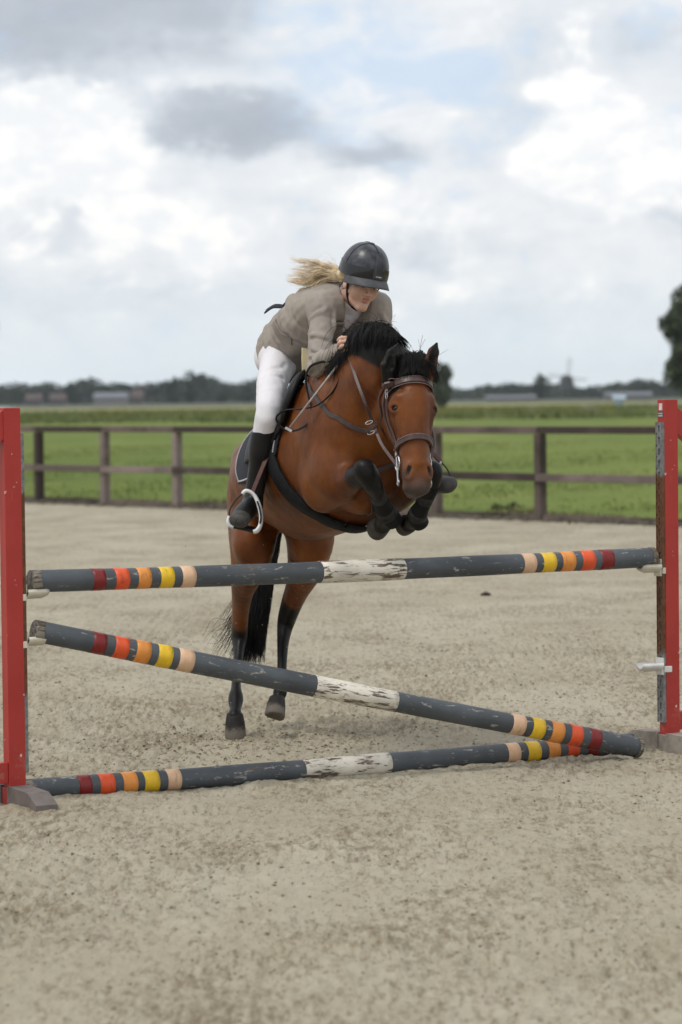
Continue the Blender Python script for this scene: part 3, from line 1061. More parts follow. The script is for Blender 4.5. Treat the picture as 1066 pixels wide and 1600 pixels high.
def wing(base, side, label):
    """side = +1: the rest of the wing lies along +E1 (right wing); -1: along -E1 (left wing)"""
    t_ = empty('jump_wing', base, label, 'jump wing', 'wings of the jump')
    out = E1 * side
    m_ = MB(); m_.box(base + EZ * (.02 + PH / 2), (PW, PD, PH - .04), AX, .003); m_.build('post', MAT['red'], t_)
    far = base + out * .78
    hf = 1.25
    m_ = MB(); m_.box(far + EZ * (.02 + hf / 2), (PW, PD, hf - .04), AX, .003); m_.build('post', MAT['red'], t_)
    # sloping top rail and level lower rails, butting against the posts
    p0 = base + out * (PW / 2 + .001); p1 = far - out * (PW / 2 + .001)
    hh = .125
    top0 = PH - .01 - (.03 if side > 0 else 0); top1 = hf - .03
    bm_ = MB()
    sect = [p0 + EZ * top0, p1 + EZ * top1, p1 + EZ * (top1 - hh), p0 + EZ * (top0 - hh)]
    bm_.prism([p + EN * .026 for p in sect], -EN * .052); bm_.build('top_rail', MAT['red'], t_)
    z_ = .145
    bm_ = MB(); bm_.box((p0 + p1) / 2 + EZ * z_, (np.linalg.norm(p1 - p0), .05, .09), AX, .003); bm_.build('bottom_rail', MAT['red'], t_)
    # slats between the rails, beyond the picture edge
    for k in range(3):
        c_ = p0 + out * (.30 + .14 * k)
        zt = top0 - hh + (top1 - top0) * (.30 + .14 * k) / np.linalg.norm(p1 - p0) - .004
        bm_ = MB(); bm_.box(c_ + EZ * (.192 + zt) / 2, (.07, .022, zt - .192), AX, .003); bm_.build('slat', MAT['red'], t_)
    # metal track on the inside face
    tc = base - out * (PW / 2 + .010) + EZ * (PH - .11)
    keyhole_track(t_, tc, -out, EN, 1.48, .046, .0565)
    if side > 0:
        m_ = MB(); m_.box(base - out * (PW / 2 + .0015) + EZ * (PH - .035) - EN * .001, (.003, .026, .034), AX); m_.build('number_plate', MAT['label_white'], t_)
        m_ = MB(); m_.box(base - out * (PW / 2 + .0015) + EZ * (PH - .073) - EN * .001, (.003, .042, .026), AX); m_.build('maker_plate', MAT['label_grey'], t_)
        for zz in (PH - .068, PH - .079):
            m_ = MB(); m_.box(base - out * (PW / 2 + .0035) + EZ * zz - EN * .001, (.001, .032, .004), AX); m_.build('plate_line', MAT['label_white'], t_)
    # cross feet on the ground, under both posts
    fmat = MAT['foot'] if side < 0 else MAT['concrete']
    for pp in (base, far):
        f_ = MB()
        c0 = pp + EZ * .0
        for sg in (1, -1):
            a = c0 + EN * sg * (PD / 2 + .004)
            ln_ = .30
            prof = [(0, .088), (ln_ - .09, .082), (ln_, .038), (ln_, -.01), (0, -.01)]
            pts_ = [a + EN * sg * u_ + EZ * w_ - E1 * .05 for u_, w_ in prof]
            f_.prism(pts_, E1 * .10)
        f_.build('foot', fmat, t_)
        s_ = MB(); s_.box(pp + EZ * .035, (PW + .016, PD + .004, .09), AX, .004); s_.build('foot_collar', MAT['red'] if side < 0 else MAT['concrete'], t_)
    return t_


wing(JL, -1, 'red wooden jump wing with a grey foot at the left edge of the picture')
wing(JR, 1, 'red wooden jump wing with rusty keyhole track at the right edge of the picture')

# poles
def pole(A, B, r, bands, white, label, seed, worn0=.09, worn1=.05):
    """bands: list of (start, end, material) along the pole in metres"""
    A = np.asarray(A, float); B = np.asarray(B, float)
    L_ = np.linalg.norm(B - A); ax = unit(B - A)
    side = unit(np.cross(EZ, ax)); up = np.cross(ax, side)
    r_ = np.random.default_rng(seed)
    bow = r_.normal(0, .004, 2)

    def surf(x_, k, n_, extra=0):
        a_ = 2 * math.pi * k / n_
        rr = r + extra + .0012 * math.sin(3 * x_ + seed) + .0008 * math.sin(9 * x_ + 2 * a_ + seed)
        b_ = math.sin(math.pi * min(max(x_ / L_, 0), 1))
        return (x_, math.cos(a_) * rr + bow[0] * b_, math.sin(a_) * rr + bow[1] * b_)

    def sleeve(x0, x1, n_, extra, caps, seg):
        m_ = MB()
        xs = list(np.linspace(x0, x1, seg))
        vs = []; fs = []
        rings = []
        prof = [(x, extra) for x in xs]
        if caps:
            prof = [(x0, -.008)] + [(x0 + .004, -.002)] + [(x, extra) for x in xs[1:-1]] + [(x1 - .004, -.002), (x1, -.008)]
        else:
            prof = [(x0, extra - .0018)] + prof + [(x1, extra - .0018)]
        for x_, e_ in prof:
            vs += [surf(x_, k, n_, e_) for k in range(n_)]
        for j in range(len(prof) - 1):
            for k in range(n_):
                k2 = (k + 1) % n_
                fs.append((j * n_ + k, (j + 1) * n_ + k, (j + 1) * n_ + k2, j * n_ + k2))
        if caps:
            fs.append(tuple(range(n_))); e = (len(prof) - 1) * n_; fs.append(tuple(e + k for k in range(n_))[::-1])
        m_.add(vs, fs)
        return m_

    rot = Matrix(((ax[0], side[0], up[0], A[0]), (ax[1], side[1], up[1], A[1]), (ax[2], side[2], up[2], A[2]), (0, 0, 0, 1)))
    me = bpy.data.meshes.new('jump_pole'); s_ = sleeve(0, L_, 40, 0, True, 60); me.from_pydata(s_.v, [], s_.f)
    o = link_mesh('jump_pole', me, MAT['pole'], None, None, True)
    o.matrix_world = rot
    # bare and muddy ends are painted by the same material on the end discs
    tag(o, label, 'jump pole', 'striped poles of the jump')

    def child(name, x0, x1, extra, mat, lab=None, seg=4):
        me_ = bpy.data.meshes.new(name); q_ = sleeve(x0, x1, 40, extra, False, seg); me_.from_pydata(q_.v, [], q_.f)
        c_ = link_mesh(name, me_, mat, None, None, True)
        c_.parent = o
        if lab: c_['label'] = lab
        return c_
    for x0, x1, mat, lab in bands:
        child('colour_band', x0, x1, .0010, MAT[mat], lab)
    child('centre_band', white[0], white[1], .0012, MAT['white_paint'], 'flaking white middle section', 12)
    for k_, (x0, x1) in enumerate(((-.0005, worn0), (L_ - worn1, L_ + .0005))):
        # bare wood where the paint has rubbed off at the tip: ragged edge
        n_ = 40; vs = []; fs = []
        rag = .55 + .45 * r_.random(n_)
        rag = (rag + np.roll(rag, 1) + np.roll(rag, -1)) / 3
        tip = x0 if k_ == 0 else x1
        for k in range(n_): vs.append(surf(tip, k, n_, -.0045))
        for k in range(n_): vs.append(surf(tip + (.004 if k_ == 0 else -.004), k, n_, .0009))
        for k in range(n_):
            xe = x0 + (x1 - x0) * rag[k] if k_ == 0 else x1 - (x1 - x0) * rag[k]
            vs.append(surf(xe, k, n_, .0007))
        for k in range(n_):
            xe = x0 + (x1 - x0) * rag[k] if k_ == 0 else x1 - (x1 - x0) * rag[k]
            vs.append(surf(xe, k, n_, -.001))
        vs.append((tip, 0, 0))
        for j in range(3):
            for k in range(n_):
                k2 = (k + 1) % n_
                fs.append((j * n_ + k, (j + 1) * n_ + k, (j + 1) * n_ + k2, j * n_ + k2) if k_ == 0 else (j * n_ + k, j * n_ + k2, (j + 1) * n_ + k2, (j + 1) * n_ + k))
        for k in range(n_):
            k2 = (k + 1) % n_
            fs.append((4 * n_, k, k2) if k_ == 0 else (4 * n_, k2, k))
        me_ = bpy.data.meshes.new('worn_tip'); me_.from_pydata(vs, [], fs)
        c_ = link_mesh('worn_tip', me_, MAT['pole_end'], None, None, True); c_.parent = o
    return o


def along(A, B, x):
    """metres along A-B of the point that is seen at column x"""
    lo, hi = -.2, np.linalg.norm(B - A) + .2
    ax = unit(B - A)
    for _ in range(50):
        m_ = (lo + hi) / 2
        p_ = A + ax * m_ - V(0, 0, CAMH)
        px = CXP + FPX * np.dot(p_, np.array(CAM_R)) / np.dot(p_, np.array(_F))
        if px < x: lo = m_
        else: hi = m_
    return (lo + hi) / 2


BN = {'t_dkred': 'dark red band', 't_orange': 'orange-red band', 't_amber': 'amber band', 't_yellow': 'yellow band', 't_peach': 'pale peach band'}


def px_pole(A, B, lx, rx, wh, r, label, seed, **kw):
    bands = []
    for xs, order in ((lx, ('t_dkred', 't_orange', 't_amber', 't_yellow', 't_peach')), (rx, ('t_peach', 't_yellow', 't_amber', 't_orange', 't_dkred'))):
        for (x0, x1), mt in zip(xs, order):
            bands.append((along(A, B, x0), along(A, B, x1), mt, BN[mt]))
    return pole(A, B, r, bands, (along(A, B, wh[0]), along(A, B, wh[1])), label, seed, **kw)


PR = .0485
inL = JL + E1 * (PW / 2 + .03); inR = JR - E1 * (PW / 2 + .03)
dl, dr = inL[1], inR[1]
tA = P(47, 908.5, dl + .02); tB = P(1021, 870.5, dr)
px_pole(tA, tB, [(141, 160), (176, 197), (211, 231), (246, 267), (280, 301)], [(813, 832), (843, 863), (873, 893), (904, 924), (934, 953)], (500, 629), PR,
        'uppermost striped grey pole resting level in the cups', 3, worn0=.05, worn1=.035)
dA = P(52, 985, dl + .02); dB = P(999, 1166, 14.28)
dB[2] = PR + .004
px_pole(dA, dB, [(141, 161), (175, 196), (208, 230), (242, 264), (275, 298)], [(795, 815), (826, 845), (856, 875), (886, 904), (916, 933)], (489, 616), PR,
        'slanting striped grey pole, left end in a cup and right end on the sand', 5, worn0=.05, worn1=.03)
gA = G(38, 1249.5); gB = G(992, 1180)
gA[2] = gB[2] = PR - .008
gB = gB + unit(gB - gA) * .02 + V(0, .16, 0)
px_pole(gA, gB, [(118, 138), (151, 174), (187, 209), (220, 243), (256, 277)], [(787, 806), (818, 838), (850, 868), (880, 898), (912, 930)], (471, 605), PR,
        'lowest striped grey pole lying on the sand under the jump', 8, worn0=.04, worn1=.03)

# cups: a curved tongue under the pole, a bracket round the track
def cup(c, out, mat, label, empty_cup=False):
    """c: point under the pole axis at the track; out: from track towards the middle of the jump"""
    m_ = MB()
    n_ = 9
    Lc = .105 if not empty_cup else .115
    R_ = PR + .004
    w_ = .9
    vs = []
    pr = []
    for j in range(n_):
        a_ = -w_ + 2 * w_ * j / (n_ - 1)
        pr.append((math.sin(a_) * R_, -math.cos(a_) * R_))
    for s_, sc in ((0.0, 1.0), (Lc * .75, 1.0), (Lc, .72)):
        for x_, z_ in pr: vs.append(c + out * s_ + EN * x_ * sc + EZ * z_)
        for x_, z_ in pr: vs.append(c + out * s_ + EN * x_ * 1.1 * sc + EZ * (z_ - .013 - .01 * (1 - abs(x_) / R_) * (s_ < Lc)))
    fs = []
    for j in range(2):
        a_, b_ = j * 2 * n_, (j + 1) * 2 * n_
        for k in range(n_ - 1):
            fs.append((a_ + k, a_ + k + 1, b_ + k + 1, b_ + k)); fs.append((a_ + n_ + k, b_ + n_ + k, b_ + n_ + k + 1, a_ + n_ + k + 1))
        fs.append((a_, b_, b_ + n_, a_ + n_)); fs.append((a_ + n_ - 1, a_ + 2 * n_ - 1, b_ + 2 * n_ - 1, b_ + n_ - 1))
    e_ = 4 * n_
    for k in range(n_ - 1): fs.append((e_ + k, e_ + k + 1, e_ + n_ + k + 1, e_ + n_ + k))
    m_.add(vs, fs)
    base = c + EZ * (-R_ - .012)
    t_ = empty('jump_cup', base, label, 'jump cup', 'plastic cups on the wings')
    m_.build('cup_tongue', mat, t_, None, True)
    b_ = MB()
    b_.box(c - EZ * .052 - out * .006, (.014, .058, .085), (out, EN, EZ), .005)
    b_.build('bracket', mat, t_)
    b_ = MB()
    b_.box(c - EZ * .066 - out * .03 + EN * .0345, (.045, .009, .03), (out, EN, EZ), .003)
    b_.build('hook', mat, t_)
    return t_


trkL = JL + E1 * (PW / 2 + .024); trkR = JR - E1 * (PW / 2 + .024)
def at_track(pA, pB, trk):
    ax = unit(pB - pA)
    s_ = np.dot(trk - pA, E1) / np.dot(ax, E1)
    return pA + ax * s_
cup(at_track(tA, tB, trkL), E1, MAT['cream'], 'cream cup under the left end of the uppermost pole')
cup(at_track(tA, tB, trkR), -E1, MAT['cream'], 'cream cup under the right end of the uppermost pole')
cc = at_track(dA, dB, trkL); cup(cc, E1, MAT['cream'], 'cream cup under the raised left end of the slanting pole')
ce = trkR.copy(); ce[2] = P(1015, 1040, dr)[2] + PR
cup(ce, -E1, MAT['palecup'], 'empty white cup low on the right wing', True)
# ------------------------------------------------------------------ implicit surfaces for bodies
class Field:
    def __init__(s, lo, hi, h):
        s.lo = np.asarray(lo, float); s.h = h
        s.n = np.ceil((np.asarray(hi, float) - s.lo) / h).astype(int) + 1
        s.v = np.full(s.n, .5, np.float32)
        s.ax = [s.lo[i] + h * np.arange(s.n[i]) for i in range(3)]

    def box(s, lo, hi):
        a = np.clip(np.floor((np.asarray(lo) - s.lo) / s.h).astype(int), 0, s.n)
        b = np.clip(np.ceil((np.asarray(hi) - s.lo) / s.h).astype(int) + 1, 0, s.n)
        if np.any(b <= a):
            return None
        sl = tuple(slice(a[i], b[i]) for i in range(3))
        return sl, (s.ax[0][sl[0]][:, None, None], s.ax[1][sl[1]][None, :, None], s.ax[2][sl[2]][None, None, :])

    def add(s, prim, k=.02, op='u'):
        """prim: (lo, hi, fn(x,y,z))"""
        m = k + 3 * s.h + .012
        bx = s.box(np.asarray(prim[0]) - m, np.asarray(prim[1]) + m)
        if bx is None:
            return
        sl, (x, y, z) = bx
        d = prim[2](x, y, z).astype(np.float32)
        a = s.v[sl]
        if op == 'u':
            r = np.minimum(a, d)
            if k > 0:
                hh = np.maximum(k - np.abs(a - d), 0) / k
                r -= hh * hh * k * .25
        elif op == 'cut':
            d = -d
            r = np.maximum(a, d)
            if k > 0:
                hh = np.maximum(k - np.abs(a - d), 0) / k
                r += hh * hh * k * .25
        elif op == 'groove':                       # shallow dent: fn gives 0..1, k = depth
            r = a + d * k
        s.v[sl] = r

    def sample(s, p):
        p = (np.asarray(p, float) - s.lo) / s.h
        p = np.clip(p, 0, np.array(s.n) - 1.001)
        i = np.floor(p).astype(int); f = p - i
        o = 0
        for dx in (0, 1):
            for dy in (0, 1):
                for dz in (0, 1):
                    w = (f[..., 0] if dx else 1 - f[..., 0]) * (f[..., 1] if dy else 1 - f[..., 1]) * (f[..., 2] if dz else 1 - f[..., 2])
                    o = o + w * s.v[i[..., 0] + dx, i[..., 1] + dy, i[..., 2] + dz]
        return o

    def grad(s, p):
        e = s.h
        p = np.asarray(p, float)
        g = np.stack([s.sample(p + np.eye(3)[i] * e) - s.sample(p - np.eye(3)[i] * e) for i in range(3)], -1)
        return g / np.maximum(np.linalg.norm(g, axis=-1, keepdims=True), 1e-9)

    def snap(s, p, off=0.0, it=6):
        p = np.asarray(p, float).copy()
        for _ in range(it):
            p -= s.grad(p) * (s.sample(p) - off)[..., None] * .9
        return p, s.grad(p)

    def ray_out(s, c, d, rmax, off=0.0, n=120):
        """outermost surface crossing along directions d from centres c"""
        c = np.asarray(c, float); d = np.asarray(d, float)
        t = np.linspace(rmax, 0, n)
        pts = c[..., None, :] + d[..., None, :] * t[:, None]
        val = s.sample(pts) - off
        ins = val < 0
        first = np.argmax(ins, axis=-1)
        first = np.where(ins.any(axis=-1), first, n - 1)
        f0 = np.maximum(first - 1, 0)
        va = np.take_along_axis(val, f0[..., None], -1)[..., 0]; vb = np.take_along_axis(val, first[..., None], -1)[..., 0]
        w = np.where(np.abs(va - vb) > 1e-9, va / (va - vb), 0)
        tt = t[f0] * (1 - w) + t[first] * w
        return c + d * tt[..., None]

    def mesh(s, name):
        ins = s.v < 0
        c = np.zeros(np.array(s.n) - 1, np.int8)
        for dx in (0, 1):
            for dy in (0, 1):
                for dz in (0, 1):
                    c += ins[dx:s.n[0] - 1 + dx, dy:s.n[1] - 1 + dy, dz:s.n[2] - 1 + dz]
        I, J, K = np.nonzero((c > 0) & (c < 8))
        ids = np.full(c.shape, -1, np.int32); ids[I, J, K] = np.arange(len(I))
        cor = {}
        for dx in (0, 1):
            for dy in (0, 1):
                for dz in (0, 1):
                    cor[dx, dy, dz] = s.v[I + dx, J + dy, K + dz].astype(np.float64)
        acc = np.zeros((len(I), 3)); cnt = np.zeros(len(I))
        ks = list(cor)
        for a in ks:
            for ax in range(3):
                if a[ax] == 0:
                    b = list(a); b[ax] = 1; b = tuple(b)
                    va, vb = cor[a], cor[b]
                    m = (va < 0) != (vb < 0)
                    t = np.where(m, va / np.where(m, va - vb, 1), 0)
                    pos = np.array(a, float)[None].repeat(len(I), 0)
                    pos[:, ax] = t
                    acc[m] += pos[m]; cnt[m] += 1
        vert = (np.stack([I, J, K], 1) + acc / cnt[:, None]) * s.h + s.lo
        quads = []
        n = s.n
        for ax in range(3):
            b, cx_ = (ax + 1) % 3, (ax + 2) % 3
            lo = [slice(0, n[i]) for i in range(3)]; hi = [slice(0, n[i]) for i in range(3)]
            lo[ax] = slice(0, n[ax] - 1); hi[ax] = slice(1, n[ax])
            m = ins[tuple(lo)] != ins[tuple(hi)]
            E = np.array(np.nonzero(m))
            ok = (E[b] > 0) & (E[cx_] > 0) & (E[b] < n[b] - 1) & (E[cx_] < n[cx_] - 1)
            E = E[:, ok]

            def cell(ob, oc):
                q_ = E.copy(); q_[b] += ob; q_[cx_] += oc
                return ids[q_[0], q_[1], q_[2]]
            qd = np.stack([cell(-1, -1), cell(0, -1), cell(0, 0), cell(-1, 0)], 1)
            inside = ins[E[0], E[1], E[2]]
            qd[~inside] = qd[~inside][:, ::-1]
            quads.append(qd)
        quads = np.concatenate(quads)
        quads = quads[(quads >= 0).all(1)]
        return vert, quads


def seg(c0, c1, r0, r1, lat=(1, 0, 0), cap=1.0):
    """tapered limb with elliptic section; r = (radius along lat, radius across it)"""
    c0 = np.asarray(c0, float); c1 = np.asarray(c1, float)
    r0 = (r0, r0) if np.isscalar(r0) else r0; r1 = (r1, r1) if np.isscalar(r1) else r1
    L = max(np.linalg.norm(c1 - c0), 1e-5); w = (c1 - c0) / L
    lat = np.asarray(lat, float); u = lat - w * np.dot(lat, w)
    if np.linalg.norm(u) < 1e-3: u = np.cross(w, (0.3, .2, 1))
    u = unit(u); v = np.cross(w, u)
    M = max(max(r0), max(r1)) * max(1, cap)

    def fn(x, y, z):
        px, py, pz = x - c0[0], y - c0[1], z - c0[2]
        s_ = px * w[0] + py * w[1] + pz * w[2]
        t = np.clip(s_ / L, 0, 1)
        a = r0[0] + (r1[0] - r0[0]) * t; b = r0[1] + (r1[1] - r0[1]) * t
        c = np.minimum(a, b) * cap
        du = px * u[0] + py * u[1] + pz * u[2]; dv = px * v[0] + py * v[1] + pz * v[2]; dw = s_ - t * L
        k0 = np.sqrt((du / a) ** 2 + (dv / b) ** 2 + (dw / c) ** 2)
        k1 = np.sqrt((du / a ** 2) ** 2 + (dv / b ** 2) ** 2 + (dw / c ** 2) ** 2)
        return k0 * (k0 - 1) / np.maximum(k1, 1e-4)
    return np.minimum(c0, c1) - M, np.maximum(c0, c1) + M, fn


def ell(c, r, ax=None):
    """ellipsoid with axes ax (rows)"""
    c = np.asarray(c, float); r = np.asarray((r, r, r) if np.isscalar(r) else r, float)
    A = np.eye(3) if ax is None else np.array([unit(a) for a in ax])

    def fn(x, y, z):
        q_ = [x - c[0], y - c[1], z - c[2]]
        d = [q_[0] * A[i][0] + q_[1] * A[i][1] + q_[2] * A[i][2] for i in range(3)]
        k0 = np.sqrt(sum((d[i] / r[i]) ** 2 for i in range(3)))
        k1 = np.sqrt(sum((d[i] / r[i] ** 2) ** 2 for i in range(3)))
        return k0 * (k0 - 1) / np.maximum(k1, 1e-4)
    m = r.max()
    return c - m, c + m, fn


def dent(c, r, ax=None):
    """soft bump profile, 1 in the middle to 0 at the rim (for grooves)"""
    c = np.asarray(c, float); r = np.asarray((r, r, r) if np.isscalar(r) else r, float)
    A = np.eye(3) if ax is None else np.array([unit(a) for a in ax])

    def fn(x, y, z):
        q_ = [x - c[0], y - c[1], z - c[2]]
        d = [q_[0] * A[i][0] + q_[1] * A[i][1] + q_[2] * A[i][2] for i in range(3)]
        k0 = sum((d[i] / r[i]) ** 2 for i in range(3))
        return np.exp(-2.2 * k0)
    m = r.max() * 1.4
    return c - m, c + m, fn


def dense(st, sub=5):
    """stations resampled on a smooth curve"""
    rows = np.array([np.concatenate([s_[0], s_[1] if not np.isscalar(s_[1]) else (s_[1], s_[1])]) for s_ in st], float)
    out = crom(rows, (len(rows) - 1) * sub + 1)
    return [(r_[:3], (r_[3], r_[4])) for r_ in out]


def chain(F, st, lat, k, sub=5, op='u'):
    """one limb: its pieces are joined without swelling, then blended into the body"""
    st = dense(st, sub) if sub > 1 else [(s_[0], s_[1] if not np.isscalar(s_[1]) else (s_[1], s_[1])) for s_ in st]
    prims = [seg(a[0], b[0], a[1], b[1], lat) for a, b in zip(st[:-1], st[1:])]
    m = k + 3 * F.h + .012
    lo = np.min([p_[0] for p_ in prims], axis=0) - m; hi = np.max([p_[1] for p_ in prims], axis=0) + m
    tmp = Field.__new__(Field)
    bx = F.box(lo, hi)
    if bx is None: return
    sl = bx[0]
    tmp.h = F.h; tmp.n = np.array([s_.stop - s_.start for s_ in sl]); tmp.lo = np.array([F.ax[i][sl[i].start] for i in range(3)])
    tmp.v = np.full(tmp.n, .5, np.float32); tmp.ax = [F.ax[i][sl[i]] for i in range(3)]
    for p_ in prims:
        b2 = tmp.box(p_[0] - m, p_[1] + m)
        if b2 is None: continue
        d = p_[2](*b2[1]).astype(np.float32)
        tmp.v[b2[0]] = np.minimum(tmp.v[b2[0]], d)
    a = F.v[sl]
    if op == 'u':
        r = np.minimum(a, tmp.v); sg = -1
        d = tmp.v
    else:
        d = -tmp.v; r = np.maximum(a, d); sg = 1
    if k > 0:
        hh = np.maximum(k - np.abs(a - d), 0) / k
        r = r + sg * hh * hh * k * .25
    F.v[sl] = r


def ev(prims, p):
    """smallest distance of points p to a list of prims"""
    x, y, z = p[:, 0], p[:, 1], p[:, 2]
    out = np.full(len(p), 9.0)
    for pr in prims:
        out = np.minimum(out, pr[2](x, y, z))
    return out


def set_attr(me, name, val):
    a = me.attributes.new(name, 'FLOAT', 'POINT')
    a.data.foreach_set('value', np.ascontiguousarray(val, np.float32))


# ------------------------------------------------------------------ horse
LH = unit(V(.952, .306, 0))                  # horse's right-to-left axis (towards image right)
FH = unit(V(.306, -.952, 0))                 # where the horse is heading
HB = P(437, 1160, 15.2); HB[2] = 0
HF = Field(P(330, 700, 15.2)[:2].tolist() + [.02], [P(715, 700, 13.8)[0] + .03, 15.95, 2.16], .0072)
HF = Field([-.70, 13.12, 0.0], [.56, 15.98, 2.16], .0074)


def body_seg(a, b, k=.1):
    HF.add(seg(a[0], b[0], a[1], b[1], LH), k)


TR = [(P(437, 765, 15.42), (.215, .20)), (P(438, 752, 15.2), (.262, .245)), (P(452, 742, 14.95), (.262, .275)),
      (P(478, 735, 14.65), (.285, .315)), (P(512, 712, 14.35), (.268, .335)), (P(541, 690, 14.12), (.236, .325)), (P(560, 683, 13.95), (.185, .255))]
chain(HF, TR, LH, .1, 9)
# neck
NK = [(P(530, 665, 14.12), (.175, .31)), (P(556, 612, 13.88), (.112, .218)), (P(578, 570, 13.74), (.088, .172)), (P(610, 570, 13.68), (.066, .120)), (P(634, 582, 13.61), (.062, .09))]
chain(HF, NK, unit(V(.94, .34, 0)), .1)
# windpipe and throat line
HF.add(seg(P(618, 630, 13.62), P(592, 700, 13.86), .065, .09), .06)
# breast muscles and shoulders
for x, y, d, r in ((535, 745, 13.88, .115), (590, 742, 13.93, .11), (565, 770, 13.98, .10)):
    HF.add(ell(P(x, y, d), r), .07)
HF.add(seg(P(492, 640, 14.18), P(520, 735, 13.93), (.085, .12), (.10, .12), LH), .07)      # right shoulder blade
HF.add(seg(P(592, 650, 14.27), P(606, 735, 14.05), (.08, .11), (.09, .11), LH), .07)
HF.add(ell(P(502, 755, 14.05), (.10, .12, .12)), .06)                                       # right elbow mass
HF.add(ell(P(612, 760, 14.12), (.09, .11, .11)), .06)
# sternum / girth groove and belly line
HF.add(seg(P(560, 800, 14.2), P(490, 812, 14.65), (.12, .07), (.17, .09), LH), .08)

# right foreleg, folded (image left)
RF = [(P(507, 768, 14.03), (.088, .10)), (P(535, 757, 13.85), (.072, .082)), (P(563, 741, 13.64), (.048, .052)), (P(572, 737, 13.575), (.048, .052)),
      (P(580, 752, 13.60), (.046, .05)), (P(588, 768, 13.68), (.036, .04)), (P(599, 792, 13.79), (.033, .037)), (P(603, 804, 13.84), (.042, .044)), (P(599, 815, 13.91), (.034, .036)), (P(597, 822, 13.95), (.044, .04))]
chain(HF, RF, LH, .03)
HF.add(ell(P(569, 729, 13.57), (.042, .040, .034)), .02)
HF.add(ell(P(577, 745, 13.575), (.036, .030, .026)), .015)                                   # knee cap
# left foreleg, folded behind the muzzle
LFg = [(P(618, 768, 14.1), (.085, .10)), (P(648, 752, 13.9), (.066, .075)), (P(672, 738, 13.74), (.045, .052)), (P(677, 738, 13.68), (.044, .05)),
       (P(674, 756, 13.72), (.038, .042)), (P(667, 772, 13.76), (.034, .037)), (P(655, 798, 13.84), (.034, .037)), (P(650, 808, 13.88), (.042, .044)), (P(643, 816, 13.95), (.034, .036)), (P(639, 820, 13.98), (.042, .04))]
chain(HF, LFg, LH, .03)

# hind legs
RH_ = [(P(402, 775, 15.2), (.15, .22)), (P(396, 830, 15.12), (.122, .18)), (P(391, 872, 15.17), (.098, .135)), (P(380, 915, 15.34), (.060, .088)), (P(376, 955, 15.5), (.043, .062)),
       (P(374.5, 992, 15.6), (.040, .058)), (P(373, 1022, 15.53), (.027, .036)), (P(370, 1052, 15.42), (.0235, .028)), (P(369, 1075, 15.33), (.026, .03)),
       (P(368.5, 1092, 15.27), (.039, .042)), (P(368, 1108, 15.2), (.029, .031)), (P(367, 1120, 15.16), (.038, .04))]
chain(HF, RH_, LH, .035)
LH_ = [(P(478, 778, 15.15), (.15, .22)), (P(484, 830, 15.08), (.122, .18)), (P(480, 872, 15.14), (.098, .135)), (P(466, 915, 15.34), (.060, .088)), (P(455, 945, 15.47), (.052, .066)),
       (P(447, 972, 15.56), (.044, .056)), (P(442.5, 1003, 15.5), (.031, .036)), (P(441, 1035, 15.42), (.025, .028)), (P(440, 1062, 15.36), (.026, .03)),
       (P(438, 1080, 15.32), (.036, .04)), (P(436, 1090, 15.3), (.030, .032)), (P(434, 1096, 15.285), (.038, .04))]
chain(HF, LH_, LH, .035)
HF.add(seg(P(374, 985, 15.66), P(375, 955, 15.62), .024, .012), .03)                        # points of hock
HF.add(seg(P(448, 965, 15.62), P(454, 938, 15.58), .024, .012), .03)
HF.add(ell(P(392, 850, 15.0), (.085, .10, .12)), .06)                                       # stifles
HF.add(ell(P(488, 848, 14.97), (.085, .10, .12)), .06)
HF.add(ell(P(398, 712, 15.25), (.10, .16, .07)), .08)                                       # croup muscles
HF.add(ell(P(478, 712, 15.2), (.10, .16, .07)), .08)

# head, in its own frame: X across, Y out of the face, Z up the face
yawH = R(17)
hx = V(math.cos(yawH), math.sin(yawH), 0)
hy0 = V(math.sin(yawH), -math.cos(yawH), 0)
poll = P(637, 577, 13.6); nose = P(648, 770, 13.41)
hz = unit(poll - nose); hx = unit(hx - hz * np.dot(hx, hz)); hy = np.cross(hx, hz)
HC = poll
HL = np.linalg.norm(poll - nose)


def hp(x, y, z):
    """head point: z = 0 at the poll, 1 at the nose end; x, y metres"""
    return HC + hx * x + hy * y - hz * (z * HL)


HAX = (hx, hy, hz)
HD0 = HD = [(hp(0, .0, .02), (.072, .085)), (hp(0, .015, .16), (.088, .10)), (hp(0, .012, .32), (.094, .12)), (hp(0, .02, .5), (.078, .098)),
      (hp(0, .028, .68), (.070, .072)), (hp(0, .03, .84), (.063, .060)), (hp(0, .024, .95), (.058, .05))]
chain(HF, HD, hx, .05)
for s in (-1, 1):
    HF.add(ell(hp(s * .052, -.075, .36), (.042, .10, .115), HAX), .04)                       # jowls
    HF.add(seg(hp(s * .035, -.06, .55), hp(s * .022, -.02, .86), .032, .024), .04)           # lower jaw
    HF.add(seg(hp(s * .072, .064, .285), hp(s * .092, .035, .325), .026, .022), .03)           # brow
    HF.add(seg(hp(s * .082, .055, .36), hp(s * .060, .062, .56), .016, .010), .03)           # cheek crest
    HF.add(ell(hp(s * .083, .052, .362), (.026, .026, .024), HAX), .02)                      # eyelids
    HF.add(ell(hp(s * .043, .062, .865), (.028, .030, .050), HAX), .02)                      # nostril rims
    HF.add(seg(hp(s * .034, .03, .97), hp(0, .045, .985), .028, .03), .025)                  # upper lip
HF.add(seg(hp(0, .085, .42), hp(0, .083, .8), (.030, .02), (.026, .018), hx), .03)           # nasal bone
HF.add(ell(hp(0, -.012, .985), (.042, .04, .032), HAX), .02)                                 # lower lip and chin
HF.add(ell(hp(0, -.03, .93), (.036, .03, .03), HAX), .02)
